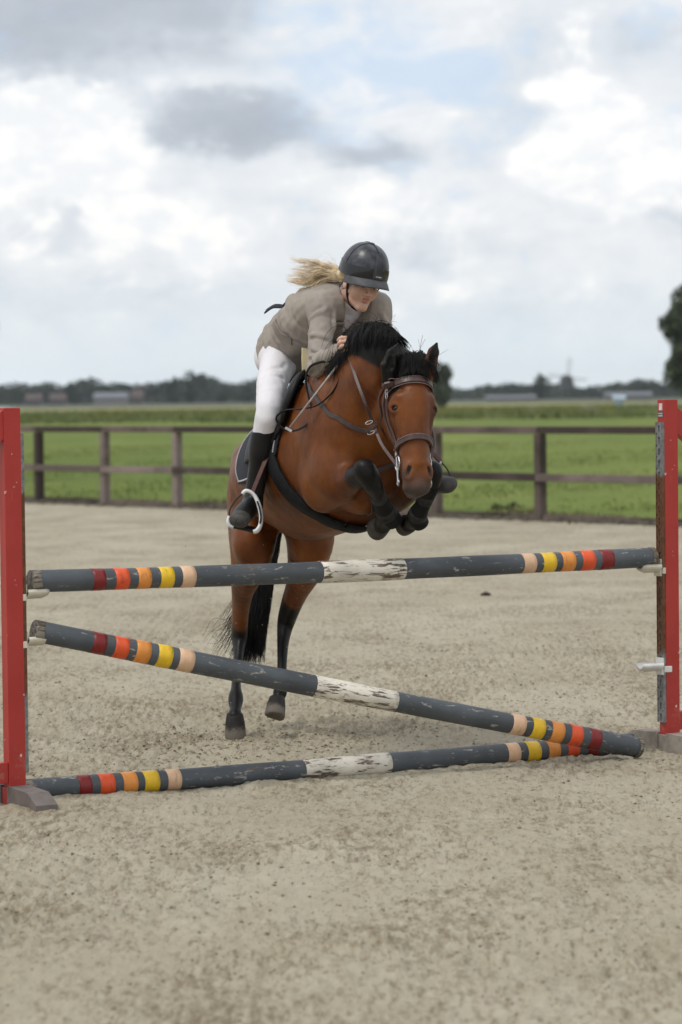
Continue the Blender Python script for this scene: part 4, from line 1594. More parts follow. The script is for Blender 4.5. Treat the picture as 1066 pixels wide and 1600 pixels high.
for s in (-1, 1):
    HF.add(seg(hp(s * .046, .098, .845), hp(s * .056, .082, .905), (.013, .015), (.008, .013), hx), .008, 'cut')
    HF.add(ell(hp(s * .097, .072, .364), (.016, .020, .0115), HAX), .006, 'cut')              # eye opening
    HF.add(dent(hp(s * .062, .085, .22), (.022, .02, .035), HAX), .008, 'groove')            # hollow above the eye
    HF.add(dent(hp(s * .066, .075, .5), (.02, .02, .10), HAX), .006, 'groove')
HF.add(seg(hp(-.05, .03, .985), hp(.05, .03, .985), .006, .006), .004, 'cut')                # mouth line
for s in (-1, 1):
    HF.add(seg(hp(s * .058, .03, .965), hp(s * .054, .005, .93), .005, .004), .004, 'cut')

# ears
EARS = []
for pts in (((606, 594, 13.50), (607, 571, 13.475), (613, 552, 13.48), (622, 537, 13.49)), ((668, 590, 13.56), (672, 567, 13.545), (678, 549, 13.55), (683, 535, 13.56))):
    q_ = [P(*p) for p in pts]
    rr = [(.030, .025), (.035, .023), (.025, .017), (.006, .005)]
    for i in range(3):
        HF.add(seg(q_[i], q_[i + 1], rr[i], rr[i + 1], hx), .012)
    EARS.append(q_)
    for i, r_e in ((1, .018), (2, .011)):
        HF.add(seg(q_[i] + hy * .020 + (q_[i] - q_[i - 1]) * -.2, q_[i] + hy * .016 + (q_[i + 1] - q_[i]) * .5, (r_e, r_e * .8), (r_e * .6, r_e * .5), hx), .006, 'cut')

# surface modelling: muscles, folds and hollows
HF.add(dent(P(505, 700, 13.98), (.02, .10, .12)), .012, 'groove')
for (a, b, r_, dp) in (((468, 700, 14.1), (500, 790, 14.1), .022, .012), ((495, 700, 13.97), (545, 705, 13.84), .016, .012), ((528, 800, 13.98), (556, 770, 13.86), .016, .010),
                       ((565, 690, 13.7), (566, 775, 13.84), .02, .016), ((420, 830, 15.0), (440, 770, 14.9), .05, .02), ((486, 625, 14.12), (520, 700, 13.93), .022, .012), ((548, 705, 13.83), (520, 770, 13.93), .014, .016), ((600, 640, 13.60), (592, 690, 13.75), .016, .012), ((470, 790, 14.4), (545, 822, 14.35), .02, .010), ((470, 740, 14.25), (500, 800, 14.2), .018, .014), ((560, 620, 13.78), (520, 690, 13.95), .03, .010)):
    a_, b_ = P(*a), P(*b)
    for t_ in np.linspace(0, 1, 9):
        HF.add(dent(a_ + (b_ - a_) * t_, r_ * 2.0), dp * .75, 'groove')
# gentle hair-like unevenness everywhere comes from the material

hv, hq = HF.mesh('horse')
hme = np_mesh('horse', hv, hq)
hv32 = hv
# bay colouring: black points, plus painted shade between the thighs
low_r = [seg(a[0], b[0], a[1], b[1], LH) for a, b in zip(RH_[5:-1], RH_[6:])]
low_l = [seg(a[0], b[0], a[1], b[1], LH) for a, b in zip(LH_[4:-1], LH_[5:])]
fore = [ell(P(570, 730, 13.565), (.05, .045, .045))] + [seg(a[0], b[0], a[1], b[1], LH) for a, b in zip(RF[2:-1], RF[3:])] + [seg(a[0], b[0], a[1], b[1], LH) for a, b in zip(LFg[2:-1], LFg[3:])]
dk = ev(low_r + low_l + fore, hv)
black = smooth01((.078 - dk) / .09)
earp = [seg(EARS[i][j], EARS[i][j + 1], .03, .03) for i in range(2) for j in range(1, 3)]
black = np.maximum(black, .95 * smooth01((.012 - ev(earp, hv)) / .03))
black = np.maximum(black, smooth01((.02 - ev([seg(EARS[0][0], EARS[0][3], .062, .035)], hv)) / .02))
inner = [ell(P(434, 880, 15.05), (.05, .25, .15))]  # crotch shade, put into the coat colour between the hind legs
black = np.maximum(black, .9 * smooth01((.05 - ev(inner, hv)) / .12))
crestp = [seg(P(540, 548, 13.93), P(575, 532, 13.68), .06, .095), seg(P(575, 532, 13.68), P(622, 560, 13.58), .095, .085), seg(hp(0, .02, -.02), hp(0, .10, .06), .075, .06)]
black = np.maximum(black, smooth01((.02 - ev(crestp, hv)) / .05))
nost = [seg(hp(s_ * .046, .092, .845), hp(s_ * .056, .078, .905), .014, .009) for s_ in (-1, 1)]
black = np.maximum(black, smooth01((.002 - ev(nost, hv)) / .008))
# poll and mane root dark, so no coat shows through the hair
zrel = (hv - HC) @ -hz / HL
muzz = [ell(hp(0, .02, 1.03), (.09, .09, .085), HAX)] + [ell(hp(s_ * .07, .03, .93), (.03, .05, .06), HAX) for s_ in (-1, 1)]
grey = smooth01((.05 - ev(muzz, hv)) / .09)
eyes = [ell(hp(s * .086, .058, .372), (.034, .034, .052), HAX) for s in (-1, 1)]
black = np.maximum(black, .78 * smooth01((.008 - ev(eyes, hv)) / .042))
tan = smooth01((.05 - ev([ell(hp(0, .05, .74), (.07, .06, .10), HAX), ell(P(515, 740, 13.9), .10)], hv)) / .1)
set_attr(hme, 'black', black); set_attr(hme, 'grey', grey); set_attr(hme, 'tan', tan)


def coat_material():
    m, t, o = new_mat('bay_coat')
    c = objco(t)
    at = lambda n: t.n('ShaderNodeAttribute', {'attribute_name': n}).outputs['Fac']
    n1 = t.noise(c, 3.4, 6, .62)
    n2 = t.noise(c, 11, 5, .65)
    hair = t.noise(t.scl(c, (90, 90, 34)), 1.0, 3, .6)
    col = t.mix(t.ramp(n1, .3, .7), (.072, .0175, .0034), (.182, .056, .0095))
    col = t.mix(t.math('MULTIPLY', at('tan'), .35), col, (.20, .070, .020))
    col = t.mix(t.math('MULTIPLY', t.ramp(n2, .45, .75), .3), col, (.066, .015, .0048))
    col = t.mix(t.math('MULTIPLY', t.ramp(hair, .5, .8), .22), col, (.17, .062, .022))
    col = t.mix(t.math('MULTIPLY', at('grey'), t.math('MULTIPLY_ADD', n2, .5, .7), clamp=True), col, (.052, .040, .036))
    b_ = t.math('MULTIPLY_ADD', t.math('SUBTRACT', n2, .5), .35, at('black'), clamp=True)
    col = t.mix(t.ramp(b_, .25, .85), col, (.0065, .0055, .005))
    musc = t.noise(t.scl(c, (1, 1, .6)), 9.0, 3, .5, .6)
    finish(t, o, col, t.math('MULTIPLY_ADD', n2, .3, .30), t.math('MULTIPLY_ADD', hair, .14, musc), .32, .022, 0, .22)
    return m


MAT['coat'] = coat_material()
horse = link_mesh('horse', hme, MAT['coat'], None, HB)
tag(horse, 'bay horse with black mane and tail, forelegs folded, leaping towards the poles', 'horse')
MAT['eye'] = simple('dark_eye', (.008, .006, .005), .33, .1, 10, 0, .001, 0, .3)
MAT['hair'] = simple('black_horse_hair', (.007, .006, .0058), .55, .4, 30, .1, .002, 0, .22)
def hoof_mat():
    m, t, o = new_mat('dusty_hoof')
    c = objco(t)
    u = t.n('ShaderNodeAttribute', {'attribute_name': 'down'}).outputs['Fac']
    n = t.noise(c, 34, 5, .65)
    k = t.ramp(t.math('MULTIPLY_ADD', n, .7, u), .72, 1.05)
    col = t.mix(k, (.013, .011, .010), (.13, .113, .09))
    col = t.mix(t.math('MULTIPLY', t.ramp(t.noise(t.scl(c, (60, 60, 12)), 1.0, 4, .6), .5, .75), .5), col, (.06, .05, .04))
    finish(t, o, col, .7, n, .5, .004, 0, .3)
    return m


MAT['hoof'] = hoof_mat()
MAT['hoof_dark'] = simple('dark_hoof', (.05, .044, .038), .7, .4, 28, .4, .003)
for s in (-1, 1):
    m_ = MB(); m_.sphere(hp(s * .0805, .0525, .364), (.0205, .024, .0185), 16, 10, HAX); m_.build('eye', MAT['eye'], horse, None, True)


def hoof(top, toe_dir, axis, r0, r1, length, mat):
    """open-faced hoof: axis points from coronet to sole, toe_dir forwards"""
    axis = unit(axis); td = unit(toe_dir - axis * np.dot(toe_dir, axis)); sd_ = np.cross(axis, td)
    m_ = MB(); n_ = 20; vs = []
    rings = [(-.10, r0 * .80), (-.02, r0 * .97), (.10, r0 * 1.02), (.3, (r0 * 2 + r1) / 3 * 1.03), (.6, (r0 + 2 * r1) / 3 * 1.02), (.88, r1 * 1.0), (.97, r1 * .95), (1.0, r1 * .86), (.97, r1 * .7), (.9, r1 * .5)]
    for f_, rr in rings:
        for k in range(n_):
            a_ = 2 * math.pi * k / n_
            ca, sa = math.cos(a_), math.sin(a_)
            fwd = rr * (1.12 if ca > 0 else .86) * ca
            slope = .22 * f_ * length * (1 if ca > -.3 else .5)
            vs.append(top + axis * (f_ * length * (1 if ca > 0 else 1 - .12 * -ca) ) + td * (fwd + slope) + sd_ * sa * rr)
    fs = []
    for j in range(len(rings) - 1):
        for k in range(n_):
            k2 = (k + 1) % n_
            fs.append((j * n_ + k, (j + 1) * n_ + k, (j + 1) * n_ + k2, j * n_ + k2))
    fs.append(tuple((len(rings) - 1) * n_ + k for k in range(n_))[::-1])
    m_.add(vs, fs)
    h_ = m_.build('hoof', mat, horse, None, True)
    set_attr(h_.data, 'down', np.repeat([r_[0] for r_ in rings], n_))
    return h_


hoof(P(367, 1117, 15.17), FH, V(-.02, -.02, -1), .044, .054, .128, MAT['hoof'])
hoof(P(433, 1093, 15.29), V(.0, -.75, -.5), unit(P(428, 1122, 15.24) - P(434, 1093, 15.30)), .043, .052, .115, MAT['hoof'])
hoof(P(597, 818, 13.945), V(-.25, .5, -.8), unit(V(-.25, .9, -.10)), .046, .053, .08, MAT['hoof_dark'])
hoof(P(641, 817, 13.975), V(-.2, .5, -.8), unit(V(-.35, .9, .05)), .042, .048, .075, MAT['hoof_dark'])

# mane, forelock, tail
hr2 = np.random.default_rng(77)


def strands_from(roots, dirs, length, n_pts, grav, curl, seed, wind=(0, 0, 0), push=None, wave=0.0):
    r_ = np.random.default_rng(seed)
    S = len(roots)
    p = np.array(roots, float); d = np.array(dirs, float)
    d /= np.linalg.norm(d, axis=1, keepdims=True)
    L_ = np.asarray(length, float) / (n_pts - 1)
    out = [p.copy()]
    cv = r_.normal(size=(S, 3)) * curl
    for i in range(n_pts - 1):
        d = d + V(0, 0, -grav)[None] + np.asarray(wind)[None] + cv + r_.normal(size=(S, 3)) * wave
        d /= np.linalg.norm(d, axis=1, keepdims=True)
        p = p + d * L_[:, None]
        if push is not None:
            sd_ = push.sample(p)
            g_ = push.grad(p)
            dep = np.maximum(.006 + .012 * (np.arange(S) % 3) - sd_, 0)
            p = p + g_ * np.minimum(dep, .03)[:, None]
        out.append(p.copy())
    return np.stack(out, 1)


def taper(S, n_pts, r0, r1, seed=0):
    t_ = np.linspace(0, 1, n_pts)
    r_ = np.random.default_rng(seed).uniform(.7, 1.3, (S, 1))
    return (r0 + (r1 - r0) * t_[None] ** 1.5) * r_


# crest line of the neck
crest_px = [(540, 555, 13.97), (544, 540, 13.93), (556, 529, 13.86), (575, 524, 13.78), (594, 531, 13.70), (610, 549, 13.66), (630, 566, 13.62)]
crest = crom([P(*p) for p in crest_px], 200)
crest, cnorm = HF.snap(crest, -.004)
S = 11500
lock = hr2.integers(0, 90, S)                      # hair falls in locks
lk = np.random.default_rng(12)
lockdir = lk.normal(0, .30, (90, 3)); lockside = np.where(lk.random(90) < .5, -1.0, 1.0); locklen = lk.uniform(.75, 1.15, 90)
ii = np.clip((lock * 146 / 90 + hr2.normal(0, 6, S)).astype(int), 0, 150)
roots = crest[ii] + hr2.normal(0, .010, (S, 3))
dirs = V(0, 0, 1)[None] * hr2.uniform(-.1, .22, S)[:, None] + unit(V(.94, .3, 0))[None] * hr2.uniform(-.55, .9, S)[:, None] + lockdir[lock] * .7 + hr2.normal(0, .08, (S, 3)) + V(0, -.45, 0)
ln_ = hr2.uniform(.12, .215, S) * locklen[lock] * np.interp(ii, [0, 30, 110, 150], [.55, .95, .9, .5])
mane = strands_from(roots, dirs, ln_, 12, .36, .02, 5, push=HF, wave=.022)
v_, f_ = hair_mesh(mane, taper(S, 12, .00125, .0005, 1))
link_mesh('mane', np_mesh('mane', v_, f_), MAT['hair'], horse)
# thin flyaway hairs over the crest and poll
S = 90
ii = hr2.integers(40, 170, S)
fly = strands_from(crest[ii] + V(0, 0, .03), V(0, .1, .8)[None] + hr2.normal(0, .7, (S, 3)), hr2.uniform(.05, .09, S), 10, .2, .12, 6, wave=.05)
v_, f_ = hair_mesh(fly, taper(S, 10, .0008, .0004, 2))
link_mesh('loose_mane_hair', np_mesh('loose_mane_hair', v_, f_), MAT['hair'], horse)
# forelock: from the poll between the ears, spread over the forehead
S = 3200
fx = np.clip(hr2.normal(.004, .020, S), -.030, .042)
roots = np.stack([hp(x_, .03 + hr2.normal(0, .012), -.01 + hr2.normal(0, .012)) for x_ in fx])
dirs = hz[None] * hr2.uniform(-.1, .35, S)[:, None] + hy[None] * .6 + hx[None] * (fx * 11 + hr2.normal(0, .22, S))[:, None]
fore_l = strands_from(roots, dirs, hr2.uniform(.06, .12, S), 12, .34, .03, 7, push=HF, wave=.03)
v_, f_ = hair_mesh(fore_l, taper(S, 12, .0012, .0005, 3))
link_mesh('forelock', np_mesh('forelock', v_, f_), MAT['hair'], horse)
S = 60
cl = strands_from(np.stack([hp(hr2.normal(0, .04), .0, -.03) for _ in range(S)]), hz[None] * .8 + hr2.normal(0, .4, (S, 3)), hr2.uniform(.08, .15, S), 14, .10, .28, 8)
v_, f_ = hair_mesh(cl, taper(S, 14, .0012, .0007, 4))
link_mesh('curly_hair', np_mesh('curly_hair', v_, f_), MAT['hair'], horse)
# tail
S = 1700
t0 = P(436, 745, 15.62)
axis = crom([t0, P(430, 800, 15.76), P(415, 870, 15.80), P(404, 930, 15.78), P(396, 985, 15.74), P(388, 1040, 15.70)], 14)
tail = []
for k in range(S):
    th = hr2.uniform(0, 6.28); rr = math.sqrt(hr2.random())
    end = hr2.uniform(.72, 1.0)
    wprof = np.interp(np.linspace(0, end, 14), [0, .15, .5, .8, 1], [.02, .05, .07, .075, .085])
    u_ = np.linspace(0, end, 14) * 13
    i0 = np.minimum(u_.astype(int), 12); fr = (u_ - i0)[:, None]
    base_ = axis[i0] * (1 - fr) + axis[i0 + 1] * fr
    off = V(math.cos(th), math.sin(th) * .8, 0) * rr
    st_ = base_ + off[None] * wprof[:, None]
    if k % 14 == 0:                                  # wisps swinging out to the left
        t_ = np.linspace(0, 1, 14)
        st_ = st_ + (V(-.20 * hr2.uniform(.3, .8), 0, .02 * hr2.normal()))[None] * (np.maximum(t_ - .5, 0) * 2)[:, None] ** 1.4
    st_ += hr2.normal(0, .0025, st_.shape)
    tail.append(st_)
tail = np.array(tail)
v_, f_ = hair_mesh(tail, taper(S, 14, .0032, .0008, 5))
link_mesh('tail', np_mesh('tail', v_, f_), MAT['hair'], horse)
S = 7
wis = np.array([crom([P(372 + i, 958 + 6 * i, 15.7), P(352, 968 + 5 * i, 15.68), P(333 + 2 * i, 975 + 6 * i + hr2.normal(0, 5), 15.66), P(316 + 3 * i, 985 + 5 * i + hr2.normal(0, 8), 15.64)], 12) for i in range(S)])
v_, f_ = hair_mesh(wis, taper(S, 12, .0014, .0006, 6))
link_mesh('tail_wisp', np_mesh('tail_wisp', v_, f_), MAT['hair'], horse)
# ------------------------------------------------------------------ tack on the horse
MAT['brown_leather'] = simple('dark_brown_leather', (.070, .038, .032), .42, .3, 40, .2, .002, 0, .45)
MAT['black_leather'] = simple('black_leather', (.009, .0088, .009), .5, .3, 30, .2, .002, 0, .25)
MAT['strap_brown'] = simple('reddish_brown_leather', (.075, .024, .017), .45, .25, 30, .2, .002, 0, .4)
MAT['grey_strap'] = simple('grey_brown_leather', (.055, .042, .040), .5, .25, 30, .2, .002, 0, .4)
MAT['navy'] = simple('navy_cloth', (.012, .014, .024), .85, .3, 60, .4, .003)
MAT['neoprene'] = simple('black_neoprene', (.0085, .0092, .0105), .7, .35, 25, .3, .003, 0, .18)
MAT['steel'] = simple('bright_steel', (.55, .55, .55), .25, .1, 20, .05, .001, 1.0)
MAT['pale_trim'] = simple('pale_grey_trim', (.50, .50, .52), .6, .15, 50, .2)
MAT['stirrup'] = simple('white_stirrup', (.70, .70, .71), .35, .08, 20, .1)
MAT['stitch'] = simple('pale_piping', (.19, .145, .135), .5, .15, 50, .1)
MAT['rubber'] = simple('black_rubber', (.012, .012, .012), .7, .3, 60, .4)


def head_ring(z, a0, a1, n, tilt=0.0, off=.004, yc=.0, rmax=.22):
    """points on the head surface round the axis at height z, angles measured from the face (0) towards the horse's left (+)"""
    an = np.linspace(a0, a1, n)
    c = np.array([hp(0, yc, z + tilt * math.cos(a_)) for a_ in an])
    d = np.array([hx * math.sin(a_) + hy * math.cos(a_) for a_ in an])
    p_ = HF.ray_out(c, d, rmax, off)
    return p_, HF.grad(p_)


bridle = empty('bridle', hp(0, 0, .5), 'brown leather bridle with steel bit and reins on the horse\'s head', 'bridle')


def hstrap(name, pts, width, mat, off=.003, n=40, parent=None, thick=.005, snap=True):
    c = crom(pts, n)
    nn = None
    if snap:
        c, nn = HF.snap(c, off)
        c[1:-1] = (c[:-2] + 2 * c[1:-1] + c[2:]) / 4
    else:
        nn = np.tile(-np.array(_F), (n, 1))
    m_ = MB(); m_.strap(c, nn, width, thick)
    return m_.build(name, mat, parent, None, False), c


pts, nn = head_ring(.185, -1.5, 1.5, 40, -.03, .006, 0, .14)
m_ = MB(); m_.strap(pts, nn, .030, .009); bb = m_.build('browband', MAT['brown_leather'], bridle)
for s in (-1, 1):
    m_ = MB()
    cz = [hp(0, 0, 0)] * 0
    q_, n2_ = head_ring(.185 + s * .030, -1.5, 1.5, 40, -.03, .0105, 0, .14)
    m_.tube(q_, .0022, 5); m_.build('stitching', MAT['stitch'], bb)
pts, nn = head_ring(.655, -1.85, 1.85, 44, -.045, .006, 0, .15)
m_ = MB(); m_.strap(pts, nn, .030, .008); nb = m_.build('noseband', MAT['brown_leather'], bridle)
q_, n2_ = head_ring(.64, -1.85, 1.85, 44, -.045, .0135, 0, .15)
m_ = MB(); m_.tube(q_, .0022, 5); m_.build('stitching', MAT['stitch'], nb)
for s in (-1, 1):
    # cheekpiece from behind the ears to the bit, and the noseband hanger beside it
    hstrap('cheekpiece', [hp(s * .075, -.01, .03), hp(s * .10, .0, .17), hp(s * .10, -.015, .35), hp(s * .085, -.01, .5), hp(s * .068, .0, .66), hp(s * .062, .0, .74)], .014, MAT['brown_leather'], .004, 40, bridle)
    hstrap('cheekpiece', [hp(s * .072, -.03, .05), hp(s * .10, -.035, .2), hp(s * .095, -.055, .36), hp(s * .080, -.04, .5), hp(s * .072, -.02, .6)], .012, MAT['brown_leather'], .004, 40, bridle)
    hstrap('throatlash', [hp(s * .07, -.05, .06), hp(s * .085, -.09, .2), hp(s * .075, -.14, .36), hp(s * .02, -.18, .46)], .012, MAT['brown_leather'], .004, 30, bridle)
    m_ = MB()
    for zz, yy in ((.20, .0), (.235, .004), (.70, .0)):
        c0, g0 = HF.snap(np.array([hp(s * .1, yy, zz)]), .012)
        cc_ = c0[0]; u_ = unit(np.cross(g0[0], hz)); a_ = np.linspace(0, 2 * math.pi, 13)
        m_.tube([cc_ + u_ * math.cos(t_) * .010 + hz * math.sin(t_) * .013 for t_ in a_], .0022, 6)
    m_.build('buckle', MAT['steel'], bridle)
    m_ = MB()
    bc = hp(s * .068, .005, .775)
    a_ = np.linspace(0, 2 * math.pi, 19)
    m_.tube([bc + hy * math.cos(t_) * .030 + hz * math.sin(t_) * .034 + hx * s * .006 for t_ in a_], .0042, 7)
    m_.tube([bc + hx * s * .008 + hz * .03, bc + hx * s * .008 - hz * .085], .005, 7)
    m_.tube([bc + hx * s * .008 - hz * .09 + hy * math.cos(t_) * .013 + hz * math.sin(t_) * .013 for t_ in a_], .003, 6)
    m_.build('bit', MAT['steel'], bridle)

# hand positions first: reins run to them
HR_ = P(541, 541, 13.80)            # rider's right hand (image left)
HLft = P(592, 540, 13.95)           # rider's left hand, behind the mane
bitR = hp(-.075, .0, .79); bitL = hp(.075, .0, .79)
mid = P(584, 664, 13.63)
rp = crom([HR_ + V(.005, -.03, -.02), P(556, 590, 13.66), P(570, 628, 13.60), mid, P(597, 695, 13.56), bitR], 40)
m_ = MB(); m_.strap(rp, np.tile(-np.array(_F), (40, 1)), .015, .004); m_.build('rein', MAT['brown_leather'], bridle)
m_ = MB(); m_.strap(crom([HLft, P(640, 600, 13.8), P(676, 680, 13.62), bitL], 30), np.tile(-np.array(_F), (30, 1)), .015, .004); m_.build('rein', MAT['brown_leather'], bridle)
# the slack end of the reins: a black loop swinging beside the shoulder
loop = crom([P(541, 553, 13.84), P(528, 562, 13.86), P(500, 566, 13.9), P(484, 574, 13.93), P(478, 592, 13.95), P(482, 618, 13.96), P(487, 640, 13.95), P(482, 660, 13.95), P(464, 672, 13.96), P(446, 671, 13.97),
             P(434, 660, 13.97), P(433, 650, 13.96), P(446, 641, 13.93), P(470, 639, 13.9), P(496, 633, 13.86), P(520, 612, 13.82), P(534, 585, 13.80), P(546, 560, 13.80)], 120)
m_ = MB(); m_.tube(loop, .0062, 8, True, .6); m_.build('rein', MAT['black_leather'], bridle)

# breastplate with running martingale
bp_ = empty('breastplate', P(540, 700, 13.9), 'grey-brown breastplate straps with martingale ring across the horse\'s shoulders', 'breastplate')
hstrap('shoulder_strap', [P(484, 592, 14.28), P(497, 608, 14.15), P(515, 628, 14.0), P(540, 648, 13.88), P(566, 665, 13.78), P(580, 672, 13.74)], .022, MAT['grey_strap'], .004, 50, bp_)
hstrap('shoulder_strap', [P(622, 640, 14.1), P(612, 690, 13.95), P(598, 715, 13.85), P(585, 735, 13.83)], .022, MAT['grey_strap'], .004, 40, bp_)
hstrap('centre_strap', [P(585, 735, 13.83), P(578, 770, 13.9), P(570, 800, 14.05)], .022, MAT['grey_strap'], .004, 30, bp_)
m_ = MB(); m_.strap(crom([P(573, 676, 13.615), P(582, 667, 13.60), P(590, 660, 13.61)], 8), np.tile(-np.array(_F), (8, 1)), .017, .006)
m_.build('rein_stop', MAT['brown_leather'], bp_)
m_ = MB()
for (x_, y_) in ((577, 660), (580, 676)):
    c_ = P(x_, y_, 13.61); a_ = np.linspace(0, 2 * math.pi, 15)
    m_.tube([c_ + V(math.cos(t_) * .016, 0, math.sin(t_) * .007 + math.cos(t_) * .005) for t_ in a_], .0026, 6)
m_.build('ring', MAT['steel'], bp_)
c_, n_g = HF.snap(crom([P(478, 590, 14.3), P(493, 604, 14.18), P(508, 620, 14.05)], 12), .012)
m_ = MB()
for k in (1, 4, 8):
    a_ = np.linspace(0, 2 * math.pi, 11); t_d = unit(c_[k + 1] - c_[k]); b_d = np.cross(n_g[k], t_d)
    m_.tube([c_[k] + t_d * math.cos(q) * .012 + b_d * math.sin(q) * .011 for q in a_], .0022, 5)
m_.build('buckle', MAT['steel'], bp_)


# barrel coordinates for the saddle: s along the spine stations, angle from the top (0) to the horse's right (-) or left (+)
SP = [(P(452, 742, 14.95)), (P(478, 735, 14.65)), (P(512, 712, 14.35)), (P(541, 690, 14.12))]
SPc = crom(SP, 100)
def barrel(s, a, off):
    """s in 0..1 from loin to shoulder"""
    s = np.asarray(s, float); a = np.asarray(a, float)
    i = np.clip((s * 99).astype(int), 0, 98); f_ = (s * 99 - i)[..., None]
    c = SPc[i] * (1 - f_) + SPc[i + 1] * f_
    ax_ = unit(SPc[-1] - SPc[0]); up = unit(np.cross(ax_, LH)); up = up if up[2] > 0 else -up
    d = LH * np.sin(a)[..., None] + up * np.cos(a)[..., None]
    return HF.ray_out(c, d, .62, off)


def patch(name, outline, mat, parent, off, thick, nu=26, nv=30, bulge=0.0):
    """a panel lying on the barrel; outline(v) -> (s0, s1, angle) for v in 0..1 from top edge to bottom edge"""
    S_, A_ = [], []
    for j in range(nv):
        s0, s1, a_ = outline(j / (nv - 1))
        S_.append(np.linspace(s0, s1, nu)); A_.append(np.full(nu, a_))
    S_, A_ = np.array(S_), np.array(A_)
    inner = barrel(S_, A_, off); outer = barrel(S_, A_, off + thick)
    if bulge:
        u_ = np.linspace(-1, 1, nu)[None, :]; v2 = np.linspace(-1, 1, nv)[:, None]
        g_ = HF.grad(outer); outer = outer + g_ * (bulge * np.maximum(0, (1 - u_ ** 4) * (1 - v2 ** 4)))[..., None]
    m_ = MB(); n_ = nu * nv
    vs = list(outer.reshape(-1, 3)) + list(inner.reshape(-1, 3))
    fs = []
    left = A_.mean() < 0
    def qd(*q_): fs.append(tuple(q_) if left else tuple(q_[::-1]))
    for j in range(nv - 1):
        for i in range(nu - 1):
            a_ = j * nu + i
            qd(a_, a_ + nu, a_ + nu + 1, a_ + 1); qd(n_ + a_, n_ + a_ + 1, n_ + a_ + nu + 1, n_ + a_ + nu)
    rim = [i for i in range(nu)] + [j * nu + nu - 1 for j in range(1, nv)] + [(nv - 1) * nu + i for i in range(nu - 2, -1, -1)] + [j * nu for j in range(nv - 2, 0, -1)]
    for k in range(len(rim)):
        a_, b_ = rim[k], rim[(k + 1) % len(rim)]
        qd(a_, b_, n_ + b_, n_ + a_)
    m_.add(vs, fs)
    return m_.build(name, mat, parent, None, True), outer, rim


pad = empty('saddle_pad', barrel(np.array([.4]), np.array([0.0]), .0)[0], 'navy saddle pad with pale stitched edge under the saddle', 'saddle pad')
for s in (-1, 1):
    lab = 'panel'
    o_, outer, rim = patch('pad_panel', lambda v, s=s: (-.0 + .06 * (1 - math.sin(math.pi * min(1, v + .35) / 1.35 * .5 + .0)) + .10 * max(0, v - .88) / .12 * .8, .93 - .22 * v - .1 * max(0, v - .9) / .1, s * (.02 + 1.72 * v)), MAT['navy'], pad, .006, .010)
    op = outer.reshape(-1, 3)[rim]
    ctr = op.mean(0)
    m_ = MB()
    g_ = HF.grad(op)
    for k in range(0, len(op)):
        p_ = op[k] + (ctr - op[k]) * .075 + g_[k] * .0
    pp = barrel
    inn = [op[k] + (ctr - op[k]) * .07 for k in range(len(op))]
    inn, gg = HF.snap(np.array(inn), .0185)
    for k in range(len(inn)):
        nx = inn[(k + 1) % len(inn)]
        for f_ in (0, .5):
            q_ = inn[k] * (1 - f_) + nx * f_
            m_.sphere(q_, .0042, 6, 4)
    m_.build('trim_beads', MAT['pale_trim'], pad)

saddle = empty('saddle', barrel(np.array([.5]), np.array([0.0]), .05)[0], 'black jumping saddle with knee rolls, girth and white stirrups under the rider', 'saddle')
for s in (-1, 1):
    patch('saddle_flap', lambda v, s=s: (.30 + .03 * v, .77 + .22 * math.sin(math.pi * v) - .10 * v, s * (.16 + 1.28 * v)), MAT['black_leather'], saddle, .016, .012, 22, 26, .004)
    patch('knee_roll', lambda v, s=s: (.79 + .12 * math.sin(math.pi * (v * .8 + .15)), .88 + .13 * math.sin(math.pi * (v * .8 + .15)), s * (.42 + .75 * v)), MAT['black_leather'], saddle, .027, .016, 8, 18, .010)
# seat with pommel and cantle
SF_lo = barrel(np.array([.5]), np.array([0.0]), .0)[0]
SFd = Field(SF_lo - .5, SF_lo + .5, .010)
ss = [.12, .2, .35, .5, .65, .78, .86]; hgt = [.115, .10, .055, .035, .045, .075, .075]; wid = [.15, .19, .19, .15, .115, .10, .07]
st = []
for a_, h_, w_ in zip(ss, hgt, wid):
    c_ = barrel(np.array([a_]), np.array([0.0]), .0)[0]
    st.append((c_ + V(0, 0, h_ - .03), (w_, .035)))
chain(SFd, st, LH, .0, 4)
v_, q_ = SFd.mesh('seat')
link_mesh('seat', np_mesh('seat', v_, q_), MAT['black_leather'], saddle)
# girth: from the flap down and round under the breastbone
ga = np.linspace(-1.15, -math.pi, 30)
for s in (1, -1):
    gs = .60 + .27 * np.linspace(0, 1, 30) ** 1.0
    p_ = barrel(gs, ga * s, .010)
    n_ = HF.grad(p_)
    m_ = MB(); m_.strap(p_, n_, np.interp(np.linspace(0, 1, 30), [0, .3, .75, 1], [.07, .105, .10, .08]), .014)
    m_.build('girth', MAT['neoprene'], saddle, None, True)
# black tendon boots round the forelegs
def leg_boot(st, label):
    c = crom(np.array([s_[0] for s_ in st]), 16)
    rr = np.interp(np.linspace(0, 1, 16), np.linspace(0, 1, len(st)), [s_[1] for s_ in st])
    t_ = empty('leg_boot', c[8], label, 'leg boot', 'boots on the forelegs')
    m_ = MB(); m_.tube(c, rr, 18, True); m_.build('shell', MAT['neoprene'], t_, None, True)
    for i0 in (4, 9):
        m_ = MB(); m_.tube(c[i0:i0 + 3], rr[i0:i0 + 3] + .0012, 18, True); m_.build('strap', MAT['rubber'], t_, None, True)
    return t_


